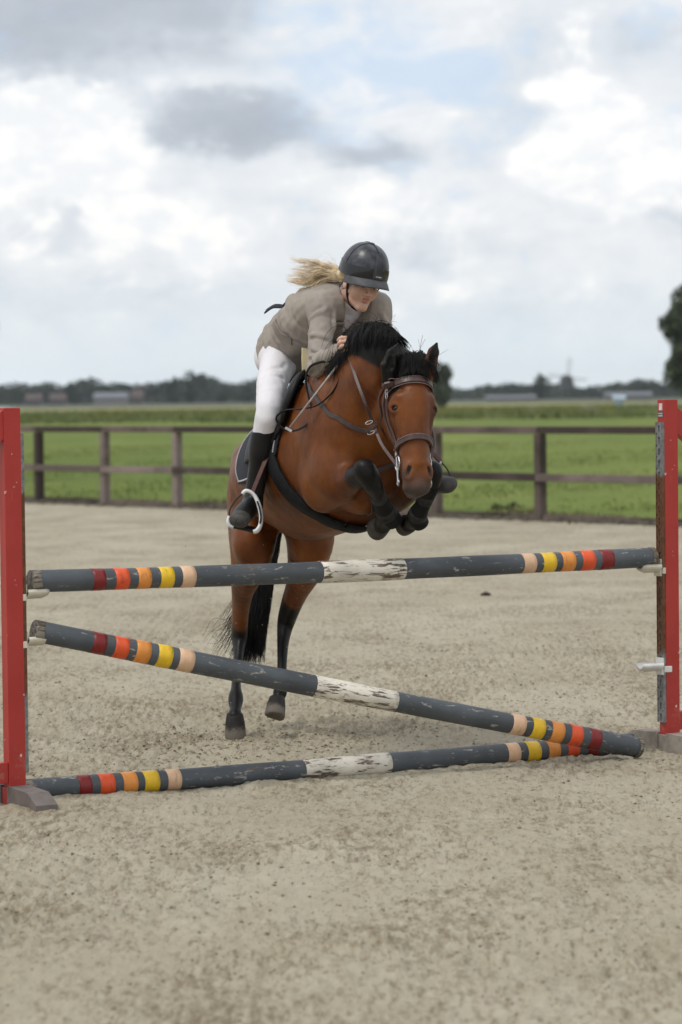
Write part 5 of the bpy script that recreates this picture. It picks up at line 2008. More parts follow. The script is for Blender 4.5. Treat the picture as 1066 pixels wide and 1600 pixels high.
leg_boot([(P(583, 757, 13.62), .044), (P(588, 768, 13.68), .037), (P(597, 788, 13.77), .038), (P(606, 804, 13.85), .050), (P(616, 815, 13.89), .044)], 'black boot on the folded foreleg left of the muzzle, hoof tucked below')
leg_boot([(P(676, 756, 13.72), .042), (P(669, 772, 13.76), .036), (P(659, 792, 13.81), .037), (P(652, 807, 13.87), .047), (P(657, 818, 13.91), .042)], 'black boot on the folded foreleg directly under the horse\'s muzzle')

# ------------------------------------------------------------------ rider
yR, pR, rR = R(30), R(21), R(8)
RF_ = V(math.sin(yR) * math.cos(pR), -math.cos(yR) * math.cos(pR), -math.sin(pR))
RX = unit(V(math.cos(yR), math.sin(yR), 0)); RUp = np.cross(RX, RF_)
if RUp[2] < 0: RUp = -RUp
RX, RUp = RX * math.cos(rR) - RUp * math.sin(rR), RUp * math.cos(rR) + RX * math.sin(rR)
E0 = P(562, 443, 14.18)


def rp_(x, y, z):
    """rider's head: x to her left, y out of the face, z up; origin between the ears"""
    return E0 + RX * x + RF_ * y + RUp * z


RAX = (RX, RF_, RUp)
hipR, kneeR, ankR, toeR = P(437, 560, 14.76), P(421, 640, 14.26), P(396, 780, 14.38), P(375, 811, 14.16)
hipL, kneeL, ankL, toeL = P(498, 558, 14.86), P(612, 645, 14.52), P(656, 752, 14.68), P(700, 757, 14.44)
pel, wai, che, upp, shl = P(455, 549, 14.78), P(471, 524, 14.67), P(494, 499, 14.53), P(522, 479, 14.40), P(545, 466, 14.33)
shR, shL = P(503, 478, 14.22), P(588, 480, 14.36)
elR, wrR, haR = P(497, 572, 14.02), P(529, 550, 13.86), HR_
elL, wrL, haL = P(604, 566, 14.28), P(597, 545, 14.02), HLft
TAX = unit(shl - pel)
TFR = unit(np.cross(TAX, LH)); TFR = TFR if TFR[2] < 0 else -TFR      # out of the chest

PF = Field([-.64, 13.72, 1.04], [.60, 15.12, 2.36], .0048)
TORSO = [(pel, (.145, .115)), (wai, (.128, .10)), (che, (.142, .108)), (upp, (.152, .105)), (shl, (.12, .07))]
chain(PF, TORSO, LH, .03)
ARM_R = [(shR, .048), (shR * .5 + elR * .5, .043), (elR, .038)]
FORE_R = [(elR, .040), (elR * .6 + wrR * .4, .039), (wrR, .026)]
ARM_L = [(shL, .052), (shL * .5 + elL * .5, .045), (elL, .040)]
FORE_L = [(elL, .040), (elL * .6 + wrL * .4, .039), (wrL, .026)]
for c_ in (ARM_R, FORE_R, ARM_L, FORE_L): chain(PF, [(a_, r_ * (.80 if r_ > .03 else 1)) for a_, r_ in c_], LH, .03, 3)
THR = [(hipR, (.070, .08)), (hipR * .5 + kneeR * .5 + LH * -.012, (.056, .066)), (kneeR, (.045, .047))]
SHR = [(kneeR, (.045, .047)), (kneeR * .7 + ankR * .3, (.044, .046)), (ankR, (.020, .021))]
THL = [(hipL, (.070, .08)), (hipL * .5 + kneeL * .5, (.066, .07)), (kneeL, (.045, .047))]
SHL = [(kneeL, (.045, .047)), (kneeL * .7 + ankL * .3, (.044, .046)), (ankL, (.020, .021))]
FTR = [(ankR, (.020, .021)), (ankR * .35 + toeR * .65, (.026, .022)), (ankR * .15 + toeR * .85, (.024, .018))]
FTL = [(ankL, (.020, .021)), (ankL * .35 + toeL * .65, (.026, .022)), (ankL * .15 + toeL * .85, (.024, .018))]
for c_ in (THR, SHR, FTR, THL, SHL, FTL): chain(PF, c_, LH, .03, 3)
# head and face
def build_head():
    chain(PF, [(shl, (.062, .06)), (shl * .4 + rp_(0, -.015, -.05) * .6, (.052, .055)), (rp_(0, -.01, -.02), (.052, .06))], RX, .03, 3)
    PF.add(ell(rp_(0, -.005, .06), (.074, .094, .085), RAX), .02)
    PF.add(ell(rp_(0, .040, -.02), (.061, .054, .080), RAX), .02)
    for s in (-1, 1):
        PF.add(seg(rp_(s * .052, .012, -.052), rp_(s * .012, .074, -.096), .019, .018), .02)
        PF.add(ell(rp_(s * .038, .060, -.022), (.028, .026, .030), RAX), .028)
        PF.add(ell(rp_(s * .011, .103, -.022), (.0095, .010, .008), RAX), .006)
        PF.add(ell(rp_(s * .076, .004, -.006), (.011, .019, .032), RAX), .006)
        PF.add(dent(rp_(s * .084, .008, -.002), (.006, .010, .018), RAX), .004, 'groove')
        PF.add(dent(rp_(s * .031, .094, .012), (.016, .016, .010), RAX), .009, 'groove')
    PF.add(seg(rp_(-.034, .081, .03), rp_(.034, .081, .03), .013, .013), .02)
    PF.add(seg(rp_(0, .090, .025), rp_(0, .113, -.016), .0085, .0115), .008)
    PF.add(seg(rp_(-.019, .0865, -.047), rp_(.019, .0865, -.047), (.006, .0062), (.006, .0062)), .006)
    PF.add(ell(rp_(0, .0905, -.046), (.013, .0075, .006), RAX), .006)
    PF.add(ell(rp_(0, .0865, -.061), (.017, .0095, .0072), RAX), .007)
    PF.add(seg(rp_(-.019, .0985, -.0535), rp_(.019, .0985, -.0535), .0062, .0062), .003, 'cut')
    PF.add(ell(rp_(0, .073, -.090), (.020, .019, .017), RAX), .016)


build_head()
# hands closed on the reins
def fist(wr, hand, side):
    a = unit(hand - wr); b = unit(V(0, 0, -1) + a * a[2]); c = np.cross(a, b) * side
    PF.add(seg(wr, hand - a * .02, (.024, .018), (.030, .018), b), .012)
    PF.add(seg(hand - a * .03, hand + a * .012, (.033, .016), (.036, .015), b), .008)
    for i, (l_, r_) in enumerate(((1.0, .0092), (1.08, .0095), (1.0, .0090), (.82, .0080))):
        p0 = hand + a * .012 + b * ((i - 1.5) * .0195)
        p1 = p0 + a * .022 * l_ + c * .016 * l_; p2 = p1 - a * .010 * l_ + c * .025 * l_; p3 = p2 - a * .024 * l_ - c * .004
        PF.add(seg(p0, p1, r_ * 1.05, r_), .003); PF.add(seg(p1, p2, r_, r_ * .95), .002); PF.add(seg(p2, p3, r_ * .95, r_ * .85), .002)
    t0 = hand - a * .035 - b * .024; t1 = t0 + a * .026 - b * .018 + c * .012; t2 = t1 + a * .026 + b * .004 + c * .012
    PF.add(seg(t0, t1, .0125, .0105), .008); PF.add(seg(t1, t2, .0105, .0088), .002)


fist(wrR, haR, -1)
fist(wrL, haL, 1)
pv_, pq_ = PF.mesh('person')


def refine(v, q, sel):
    """split the selected quads in four (shared midpoints)"""
    keep_, cut = q[~sel], q[sel]
    e = np.sort(np.stack([cut[:, [0, 1]], cut[:, [1, 2]], cut[:, [2, 3]], cut[:, [3, 0]]], 1).reshape(-1, 2), axis=1)
    ue, inv = np.unique(e, axis=0, return_inverse=True)
    inv = inv.reshape(-1, 4) + len(v)
    mids = (v[ue[:, 0]] + v[ue[:, 1]]) / 2
    cen = v[cut].mean(1); ci = len(v) + len(ue) + np.arange(len(cut))
    v2 = np.concatenate([v, mids, cen])
    n_ = [np.stack([cut[:, i], inv[:, i], ci, inv[:, (i + 3) % 4]], 1) for i in range(4)]
    return v2, np.concatenate([keep_] + n_)


PF2 = Field(E0 - .15, E0 + .16, .0022)
big, PF = PF, PF2
build_head()
PF = big
for _ in range(1):
    cz_ = pv_[pq_].mean(1) - E0
    sel = (np.abs(cz_ @ RX) < .10) & (cz_ @ RUp > -.10 - .0) & (cz_ @ RUp < .06) & (np.abs(cz_ @ RF_) < .13) & ((cz_ @ RUp > -.045) | (cz_ @ RF_ > .03))
    pv_, pq_ = refine(pv_, pq_, sel)
cz_ = pv_ - E0
hd_ = (np.abs(cz_ @ RX) < .105) & (cz_ @ RUp > -.13) & (cz_ @ RUp < .07) & (np.abs(cz_ @ RF_) < .14) & ((cz_ @ RUp > -.06) | (cz_ @ RF_ > .02))
pv_[hd_], _ = PF2.snap(pv_[hd_], 0.0, 5)
pme = np_mesh('person', pv_, pq_)
lipd = ev([ell(rp_(0, .090, -.047), (.020, .016, .0075), RAX), ell(rp_(0, .090, -.060), (.017, .016, .0075), RAX)], pv_)
set_attr(pme, 'lip', smooth01((.004 - lipd) / .006))
brw = ev([seg(rp_(s * .014, .098, .034), rp_(s * .046, .080, .036), .005, .004) for s in (-1, 1)], pv_)
set_attr(pme, 'brow', smooth01((.004 - brw) / .006))
chk = ev([ell(rp_(s * .042, .075, -.022), .020) for s in (-1, 1)] + [ell(rp_(0, .115, -.016), .010)], pv_)
set_attr(pme, 'flush', smooth01((.012 - chk) / .024))


def skin_material():
    m, t, o = new_mat('skin')
    c = objco(t)
    at = lambda n: t.n('ShaderNodeAttribute', {'attribute_name': n}).outputs['Fac']
    n = t.noise(c, 60, 4, .6)
    col = t.mix(t.ramp(n, .3, .7), (.57, .345, .255), (.64, .40, .30))
    col = t.mix(t.math('MULTIPLY', at('flush'), .22), col, (.54, .215, .155))
    col = t.mix(t.math('MULTIPLY', at('lip'), .8), col, (.40, .15, .115))
    col = t.mix(t.math('MULTIPLY', at('brow'), .35), col, (.19, .11, .06))
    b = finish(t, o, col, .48, t.noise(c, 300, 3, .6), .1, .001, 0, .35)
    b.inputs['Subsurface Weight'].default_value = .12
    b.inputs['Subsurface Radius'].default_value = (.012, .004, .002)
    b.inputs['Subsurface Scale'].default_value = 1.0
    return m


MAT['skin'] = skin_material()
person = link_mesh('person', pme, MAT['skin'], None, pel)
tag(person, 'rider in a taupe jacket, white breeches, black boots and black helmet, crouched over the neck', 'person')
MAT['eye_white'] = simple('eye_white', (.33, .29, .27), .3, .05, 50, 0)  # darkened so the colour carries the shade under the helmet peak
MAT['iris'] = simple('blue_grey_iris', (.06, .075, .085), .15, .2, 200, 0)
for s in (-1, 1):
    m_ = MB(); m_.sphere(rp_(s * .031, .0765, .0115), .0118, 14, 9, RAX); e_ = m_.build('eye', MAT['eye_white'], person, None, True)
    m_ = MB(); m_.sphere(rp_(s * .031, .0835, .0085), (.0058, .0058, .0055), 10, 7, RAX); m_.build('iris', MAT['iris'], e_, None, True)


def cloth(name, col, rough=.85, weave=420, var=.12):
    m, t, o = new_mat(name)
    c = objco(t)
    n = t.noise(c, 7, 5, .6)
    w = t.noise(t.scl(c, (1, 1, .35)), weave, 2, .5)
    cc = t.mix(t.ramp(n, .3, .7), tuple(x * (1 - var) for x in col), tuple(min(1, x * (1 + var)) for x in col))
    cc = t.mix(t.math('MULTIPLY', t.ramp(w, .45, .7), .18), cc, tuple(x * .6 for x in col))
    fold = t.noise(t.scl(c, (16, 16, 7)), 1.0, 4, .55, .8)
    h = t.math('MULTIPLY_ADD', fold, 1.0, t.math('MULTIPLY', w, .12))
    finish(t, o, cc, rough, h, .35, .012, 0, .25)
    return m


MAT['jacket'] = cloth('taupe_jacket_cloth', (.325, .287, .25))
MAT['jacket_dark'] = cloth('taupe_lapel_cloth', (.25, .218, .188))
MAT['breeches'] = cloth('white_breeches', (.74, .72, .745), .8, 500, .03)
MAT['shirt'] = cloth('white_shirt', (.80, .80, .86), .75, 500, .03)
MAT['lining'] = cloth('pale_yellow_lining', (.56, .49, .30), .8)
MAT['boot'] = simple('black_boot_leather', (.0085, .0085, .0092), .45, .35, 14, .12, .003, 0, .28)
MAT['boot_toe'] = simple('dusty_boot_toe', (.045, .042, .037), .6, .35, 40, .3)

# jacket
JF = Field([-.52, 13.80, 1.62], [.42, 15.10, 2.40], .005)
hem = pel - TAX * .06
chain(JF, [(hem - TAX * .06, (.170, .150)), (pel + TFR * -.012, (.166, .155)), (wai - TFR * .012, (.155, .148)), (che - TFR * .006, (.170, .148)), (upp, (.170, .122)), (shl, (.128, .082))], LH, .03)
chain(JF, [(a, r_ + .016) for a, r_ in ARM_R], LH, .05, 3)
chain(JF, [(a, r_ + .012) for a, r_ in ARM_L], LH, .05, 3)
chain(JF, [(FORE_R[0][0], .053), (FORE_R[1][0], .048), (wrR + (haR - wrR) * .1, .037)], LH, .02, 3)
chain(JF, [(FORE_L[0][0], .057), (FORE_L[1][0], .052), (wrL + (haL - wrL) * .1, .037)], LH, .02, 3)
JF.add(seg(shR, shL, .062, .062), .06)


def wedge(x, y, z):
    px, py, pz = x - shl[0], y - shl[1], z - shl[2]
    s_ = px * TAX[0] + py * TAX[1] + pz * TAX[2]
    l_ = px * LH[0] + py * LH[1] + pz * LH[2]
    f_ = px * TFR[0] + py * TFR[1] + pz * TFR[2]
    l_ = l_ - .014
    w_ = np.clip((s_ + .24) / .26, -1, 1.2) * .056
    return np.maximum(np.maximum(np.abs(l_) - w_, -(f_ - .0)), s_ - .3) 


JF.add((shl - .35, shl + .3, wedge), .01, 'cut')


def below_hem(x, y, z):
    return (x - hem[0]) * TAX[0] + (y - hem[1]) * TAX[1] + (z - hem[2]) * TAX[2]


JF.add((hem - .45, hem + .25, below_hem), .008, 'cut')
# neck hole
JF.add(seg(shl + TAX * .02, shl * .3 + E0 * .7, .068, .07), .012, 'cut')
# folds: elbow, armpit, waist, sleeve, drawn as long shallow dents
def fold(a, b, r_, dp, n_=26, F=JF):
    """a crease: a groove along the line a-b pressed into the surface"""
    t_ = np.linspace(0, 1, n_)[:, None]
    pts_ = np.asarray(a)[None] * (1 - t_) + np.asarray(b)[None] * t_
    pts_, _ = F.snap(pts_, 0.0, 8)
    pts_[1:-1] = (pts_[:-2] + pts_[1:-1] + pts_[2:]) / 3
    sp_ = np.linalg.norm(np.diff(pts_, axis=0), axis=1).mean() + 1e-6
    k_ = min(dp / max(1.19 * r_ / sp_, 1.0), dp)
    for i_, p_ in enumerate(pts_):
        F.add(dent(p_, r_), k_ * math.sin(math.pi * (.08 + .84 * i_ / (n_ - 1))), 'groove')


for a, b, r_, dp in (((479, 545, 14.0), (512, 566, 13.98), .014, .012), ((478, 560, 14.0), (510, 578, 13.98), .013, .010), ((486, 588, 14.0), (508, 560, 13.97), .012, .010),
                     ((500, 575, 13.96), (517, 552, 13.92), .012, .009), ((508, 500, 14.15), (485, 515, 14.15), .014, .009), ((516, 488, 14.16), (520, 530, 14.12), .016, .012),
                     ((482, 530, 14.07), (512, 535, 14.05), .013, .008), ((450, 500, 14.55), (480, 540, 14.45), .022, .012), ((430, 515, 14.65), (455, 548, 14.6), .024, .010),
                     ((440, 480, 14.65), (478, 495, 14.45), .022, .010), ((505, 478, 14.15), (488, 500, 14.15), .012, .007), ((415, 520, 14.75), (436, 556, 14.7), .020, .010),
                     ((520, 565, 13.92), (530, 545, 13.87), .010, .007), ((470, 470, 14.5), (488, 520, 14.35), .020, .012), ((590, 492, 14.28), (601, 515, 14.27), .013, .008)):
    fold(P(*a), P(*b), r_ * 1.1, dp * .95)
    off_ = unit(np.cross(P(*b) - P(*a), np.array(_F))) * r_ * 1.6
    fold(P(*a) + off_, P(*b) + off_, r_ * 1.2, -dp * .6)
jv, jq = JF.mesh('jacket')
jw = .005 * (vnoise(jv[:, 0] * 17 + jv[:, 2] * 9, jv[:, 1] * 14 - jv[:, 2] * 10, 3) + .5 * vnoise(jv[:, 0] * 40, jv[:, 2] * 40 + jv[:, 1] * 20, 4))
jv = jv + JF.grad(jv) * jw[:, None]
jk = link_mesh('jacket', np_mesh('jacket', jv, jq), MAT['jacket'], person)
# lapels along the opening, collar behind the neck, pocket flap, cuffs, buttons
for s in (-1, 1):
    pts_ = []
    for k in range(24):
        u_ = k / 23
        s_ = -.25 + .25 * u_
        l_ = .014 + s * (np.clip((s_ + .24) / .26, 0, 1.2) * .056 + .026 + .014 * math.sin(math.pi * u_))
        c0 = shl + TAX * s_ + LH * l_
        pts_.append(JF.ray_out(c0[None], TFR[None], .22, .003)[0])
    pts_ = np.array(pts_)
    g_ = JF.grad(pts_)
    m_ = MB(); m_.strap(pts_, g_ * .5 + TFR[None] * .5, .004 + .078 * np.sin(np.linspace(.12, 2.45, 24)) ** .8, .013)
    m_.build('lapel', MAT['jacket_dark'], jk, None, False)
cl_ = []
cn = []
for k in range(24):
    a_ = R(-128) + R(256) * k / 23
    d_ = -TFR * math.cos(a_) + LH * math.sin(a_)
    cl_.append(shl + TAX * (.035 - .03 * abs(math.sin(a_ / 2))) + d_ * .078); cn.append(d_ + TAX * .35)
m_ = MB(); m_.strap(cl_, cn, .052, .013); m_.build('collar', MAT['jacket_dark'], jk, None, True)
pc = np.stack([P(x, y, d) for x, y, d in ((434, 505, 14.6), (446, 515, 14.56), (460, 528, 14.5))])
pc, pn = JF.snap(crom(pc, 14), .002)
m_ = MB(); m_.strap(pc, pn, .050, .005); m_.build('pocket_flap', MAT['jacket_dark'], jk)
# dark vent strap flicking up from the small of the back
tb_, _ = JF.snap(np.array([P(452, 476, 14.6), P(443, 479, 14.63)]), .001)
m_ = MB(); m_.strap(crom([tb_[0], tb_[1], P(429, 479, 14.68), P(416, 487, 14.74)], 10), np.tile(V(-.3, -.6, .7), (10, 1)), np.linspace(.02, .035, 10), .006)
m_.build('back_tab', MAT['navy'], jk)
m_ = MB(); m_.strap(crom([P(482, 545, 14.2), P(479, 562, 14.2), P(477, 584, 14.2)], 10), np.tile(-np.array(_F), (10, 1)), np.linspace(.065, .03, 10), .008); m_.build('lining', MAT['lining'], jk)
# shirt and stand collar
SFl = Field(shl - .32, shl + .25, .006)
chain(SFl, [(che + TFR * .004, (.140, .108)), (upp + TFR * .016, (.140, .106)), (shl + TFR * .014, (.095, .066))], LH, .02)
v_, q_ = SFl.mesh('shirt'); sh_ = link_mesh('shirt', np_mesh('shirt', v_, q_), MAT['shirt'], person)
NKa = unit(E0 - shl)
nc = shl * .50 + rp_(0, -.015, -.05) * .50
for rr, off, nm in ((.066, .0, 'stand_collar'),):
    m_ = MB(); vs = []; fs = []
    n_ = 28
    for j, (h_, dr) in enumerate(((-.03, .012), (.0, .004), (.024, .0), (.024, -.005), (-.03, .004))):
        for k in range(n_):
            a_ = 2 * math.pi * k / n_
            d_ = TFR * math.cos(a_) + LH * math.sin(a_)
            d_ = unit(d_ - NKa * np.dot(d_, NKa))
            dip = -.020 * max(0, math.cos(a_)) ** 3
            vs.append(nc + NKa * (h_ + dip) + d_ * (rr + dr))
    for j in range(4):
        for k in range(n_):
            k2 = (k + 1) % n_
            fs.append((j * n_ + k, j * n_ + k2, (j + 1) * n_ + k2, (j + 1) * n_ + k))
    m_.add(vs, fs); m_.build(nm, MAT['shirt'], sh_, None, True)
m_ = MB()
for k in range(3):
    c0 = shl - TAX * (.03 + .045 * k)
    q_ = SFl.ray_out(c0[None], TFR[None], .2, .001)[0]
    m_.sphere(q_, .0055, 8, 5)
m_.build('button', MAT['pale_trim'], sh_)

# breeches
BF = Field([-.50, 14.0, 1.40], [.42, 15.10, 2.05], .0058)
chain(BF, [(pel + TAX * .05, (.150, .118)), (pel - TAX * .07, (.158, .125))], LH, .02, 2)
chain(BF, [(hipR, (.088, .104)), (hipR * .5 + kneeR * .5 + LH * -.012, (.075, .088)), (kneeR, (.064, .066)), (kneeR * .72 + ankR * .28, (.060, .062))], LH, .05, 3)
chain(BF, [(hipL, (.096, .108)), (hipL * .5 + kneeL * .5, (.088, .092)), (kneeL, (.064, .066)), (kneeL * .72 + ankL * .28, (.060, .062))], LH, .05, 3)
for a, b, r_, dp in (((440, 575, 14.5), (412, 590, 14.45), .016, .008), ((446, 590, 14.45), (415, 604, 14.4), .014, .006), ((436, 640, 14.27), (408, 648, 14.27), .012, .005), ((455, 562, 14.55), (440, 575, 14.5), .016, .008)):
    fold(P(*a), P(*b), r_ * 1.2, dp * 1.2, 26, BF)
v_, q_ = BF.mesh('breeches')
v_ = v_ + BF.grad(v_) * (.0018 * vnoise(v_[:, 0] * 30, v_[:, 2] * 22 + v_[:, 1] * 18, 6))[:, None]
link_mesh('breeches', np_mesh('breeches', v_, q_), MAT['breeches'], person)

# riding boots
def riding_boot(knee, ank, toe, name, side):
    lo = np.minimum(np.minimum(knee, ank), toe) - .12; hi = np.maximum(np.maximum(knee, ank), toe) + .12
    F = Field(lo, hi, .0048)
    sh = unit(ank - knee)
    top = knee + sh * .10
    chain(F, [(top - sh * .05, (.067, .072)), (top + sh * .10, (.064, .068)), (knee * .35 + ank * .65, (.050, .054)), (ank + sh * .02, (.044, .047))], LH, .02, 5)
    fd = unit(toe - ank)
    chain(F, [(ank - fd * .01 + sh * .035, (.042, .05)), (ank * .5 + toe * .5 + sh * .010, (.050, .047)), (toe + sh * .002, (.047, .036))], unit(np.cross(fd, sh)), .035, 5)
    F.add(ell(ank + sh * .045 - fd * .03, .042), .02)
    # slanted top edge, higher at the back outside
    nrm = unit(-sh + LH * (-.35 * side) + V(0, .25, 0))
    tp = top + V(0, 0, .0)
    def cutfn(x, y, z): return -((x - tp[0]) * nrm[0] + (y - tp[1]) * nrm[1] + (z - tp[2]) * nrm[2])
    F.add((tp - .16, tp + .16, cutfn), .004, 'cut')
    for k in range(5):
        c_ = ank + sh * (.01 * k - .02) + fd * (.012 + .012 * k) 
        F.add(dent(c_ + fd * .02 - sh * .02, (.05, .012, .010)), .003, 'groove')
    v_, q_ = F.mesh(name)
    b_ = link_mesh('riding_boot', np_mesh('riding_boot', v_, q_), MAT['boot'], person)
    # dusty toe cap
    tc = [(toe * .8 + ank * .2 + sh * .005, (.0505, .0415)), (toe + fd * .004 + sh * .003, (.0485, .0370))]
    F2 = Field(toe - .1, toe + .1, .0045)
    chain(F2, tc, unit(np.cross(fd, sh)), .0, 3)
    cc = toe - fd * .028
    def cut2(x, y, z): return (x - cc[0]) * fd[0] + (y - cc[1]) * fd[1] + (z - cc[2]) * fd[2]
    F2.add((toe - .12, toe + .12, cut2), .003, 'cut')
    v_, q_ = F2.mesh('toe_cap')
    link_mesh('toe_cap', np_mesh('toe_cap', v_, q_), MAT['boot_toe'], b_)
    # sole
    sole = []
    sd_ = unit(np.cross(fd, sh))
    for k in range(16):
        a_ = 2 * math.pi * k / 16
        L_ = np.linalg.norm(toe - ank)
        sole.append((ank + toe) / 2 + sh * .055 * 1.0 + fd * (math.cos(a_) * (L_ / 2 + .045) + .012) + sd_ * math.sin(a_) * .042 - sh * .0)
    return b_


riding_boot(kneeR, ankR, toeR, 'riding_boot', 1)
riding_boot(kneeL, ankL, toeL, 'riding_boot', -1)

# helmet
MAT['helmet'] = simple('mottled_black_helmet', (.034, .037, .045), .34, .75, 22, .22, .002, 0, .5)  # mottling paints dusty patches and blotchy bluish reflections into the colour
MAT['helmet_gloss'] = simple('glossy_black_band', (.008, .008, .009), .16, .2, 20, .02, .001, 0, .55)
MAT['helmet_peak'] = simple('dusty_grey_peak', (.060, .063, .068), .55, .3, 20, .15, .002, 0, .4)


def dome(y_off, rx, ry, rz, z0, n1=44, n2=18, back_drop=.02):
    vs = []; fs = []
    for j in range(n2 + 1):
        t_ = j / n2
        for k in range(n1):
            a_ = 2 * math.pi * k / n1
            front = math.cos(a_)                  # 1 = front
            zlow = z0 - back_drop * (1 - front) / 2 * 1.0 - .012 * math.sin(a_) ** 2
            el_ = math.asin(np.clip((zlow - .06) / rz, -1, 1))
            e_ = el_ + (math.pi / 2 - el_) * t_
            ce = math.cos(e_)
            ridge = 0
            cf = ce ** .82
            vs.append(rp_(math.sin(a_) * rx * cf, y_off + math.cos(a_) * ry * cf, .06 + rz * math.sin(e_)))
    for j in range(n2):
        for k in range(n1):
            k2 = (k + 1) % n1
            fs.append((j * n1 + k, (j + 1) * n1 + k, (j + 1) * n1 + k2, j * n1 + k2))
    return vs, fs


m_ = MB()
vs, fs = dome(.004, .112, .132, .140, .062)
vi, fi = dome(.004, .102, .122, .130, .062)
n_ = len(vs)
m_.add(vs + vi, fs + [tuple(n_ + i for i in q_[::-1]) for q_ in fi] + [(k, (k + 1) % 44, n_ + (k + 1) % 44, n_ + k) for k in range(44)])
hel = m_.build('helmet', MAT['helmet'], person, None, True)
m_ = MB()
vs = []; fs = []
for j in range(6):
    t_ = j / 5
    for k in range(44):
        a_ = 2 * math.pi * k / 44
        zlow = .062 - .02 * (1 - math.cos(a_)) / 2 - .012 * math.sin(a_) ** 2 - .001
        z_ = zlow + t_ * (.052 if True else 0)
        e_ = math.asin(np.clip((z_ - .06) / .140, -1, 1)); ce = math.cos(e_) ** .82
        g_ = .0022
        vs.append(rp_(math.sin(a_) * (.112 + g_) * ce, .004 + math.cos(a_) * (.132 + g_) * ce, z_))
for j in range(5):
    for k in range(44):
        k2 = (k + 1) % 44
        fs.append((j * 44 + k, (j + 1) * 44 + k, (j + 1) * 44 + k2, j * 44 + k2))
m_.add(vs, fs); m_.build('rim_band', MAT['helmet_gloss'], hel, None, True)
# centre panel with fine slots, front to crown
m_ = MB(); vs = []; fs = []
for j in range(15):
    e_ = R(3) + R(55) * j / 14
    for i in range(7):
        a_ = R(-15) + R(30) * i / 6
        ce = math.cos(e_) ** .82
        vs.append(rp_(math.sin(a_) * (.1152) * ce, .004 + math.cos(a_) * (.1352) * ce, .06 + .1425 * math.sin(e_)))
for j in range(14):
    for i in range(6):
        fs.append((j * 7 + i, j * 7 + i + 1, (j + 1) * 7 + i + 1, (j + 1) * 7 + i))
m_.add(vs, fs); cp_ = m_.build('centre_panel', MAT['helmet'], hel, None, True)
m_ = MB()
for i in range(5):
    a_ = R(-10 + 5 * i)
    pts_ = [rp_(math.sin(a_) * .1162 * math.cos(e_) ** .82, .004 + math.cos(a_) * .1362 * math.cos(e_) ** .82, .06 + .1435 * math.sin(e_)) for e_ in np.linspace(R(6), R(36), 9)]
    m_.tube(pts_, .0012, 5)
m_.build('vent_line', MAT['helmet_peak'], hel)
m_ = MB()
for i in range(4):
    a_ = R(-6 + 4 * i); e_ = R(7)
    c_ = rp_(math.sin(a_) * .1175 * math.cos(e_), .004 + math.cos(a_) * .1375 * math.cos(e_), .06 + .140 * math.sin(e_) + .002)
    m_.box(c_, (.0062, .0015, .0055), RAX)
m_.build('badge', MAT['pale_trim'], hel)
for rot_ in (1,):
    m_ = MB()
    pts_ = [rp_(0 * e_, .004 + .1335 * math.copysign(abs(math.cos(e_)) ** .82, math.cos(e_)), .06 + .1415 * math.sin(e_)) for e_ in np.linspace(R(60), R(170), 20)]
    m_.tube(pts_, .0022, 6); 
    pts_ = [rp_(-.1125 * math.cos(e_) ** .82, .004, .06 + .141 * math.sin(e_)) for e_ in np.linspace(R(5), R(90), 16)]
    m_.tube(pts_, .0016, 6)
    m_.sphere(rp_(0, .004, .06 + .141), (.014, .014, .006), 12, 6, RAX)
    m_.build('crown_seam', MAT['helmet_gloss'], hel)
# peak
m_ = MB(); vs = []; fs = []
n_ = 25
for side in (0, 1):
    for j in range(6):
        t_ = j / 5
        for k in range(n_):
            a_ = R(-82) + R(164) * k / (n_ - 1)
            ext = .045 * max(math.cos(a_ * 1.08), 0) ** .7 * t_ if abs(a_) < R(90) else 0
            x_ = math.sin(a_) * (.1105 + ext * .35); y_ = .004 + math.cos(a_) * .1305 + ext * 1.0
            z_ = .064 - .012 * math.sin(a_) ** 2 - .02 * (1 - math.cos(a_)) / 2 - .027 * t_ ** 1.3 - .010 * t_ * math.sin(a_) ** 2
            vs.append(rp_(x_, y_, z_ - side * (.006 - .002 * t_)))
N1 = 6 * n_
for j in range(5):
    for k in range(n_ - 1):
        a_ = j * n_ + k
        fs.append((a_, a_ + n_, a_ + n_ + 1, a_ + 1)); fs.append((N1 + a_, N1 + a_ + 1, N1 + a_ + n_ + 1, N1 + a_ + n_))
for k in range(n_ - 1):
    a_ = 5 * n_ + k; fs.append((a_, N1 + a_, N1 + a_ + 1, a_ + 1))
m_.add(vs, fs); m_.build('peak', MAT['helmet_peak'], hel, None, True)
# chin strap
for s in (-1, 1):
    cpts = crom([rp_(s * .100, .038, .045), rp_(s * .084, .036, -.01), rp_(s * .066, .028, -.055), rp_(s * .040, .035, -.100), rp_(0, .052, -.118)], 24)
    cpts, g_ = PF.snap(cpts, .003) if False else (cpts, PF.grad(cpts))
    m_ = MB(); m_.strap(cpts, g_, .013, .004); m_.build('chin_strap', MAT['black_leather'], hel)
m_ = MB(); m_.sphere(rp_(-.086, .006, -.034), .0045, 8, 6); m_.build('earring', MAT['steel'], person)

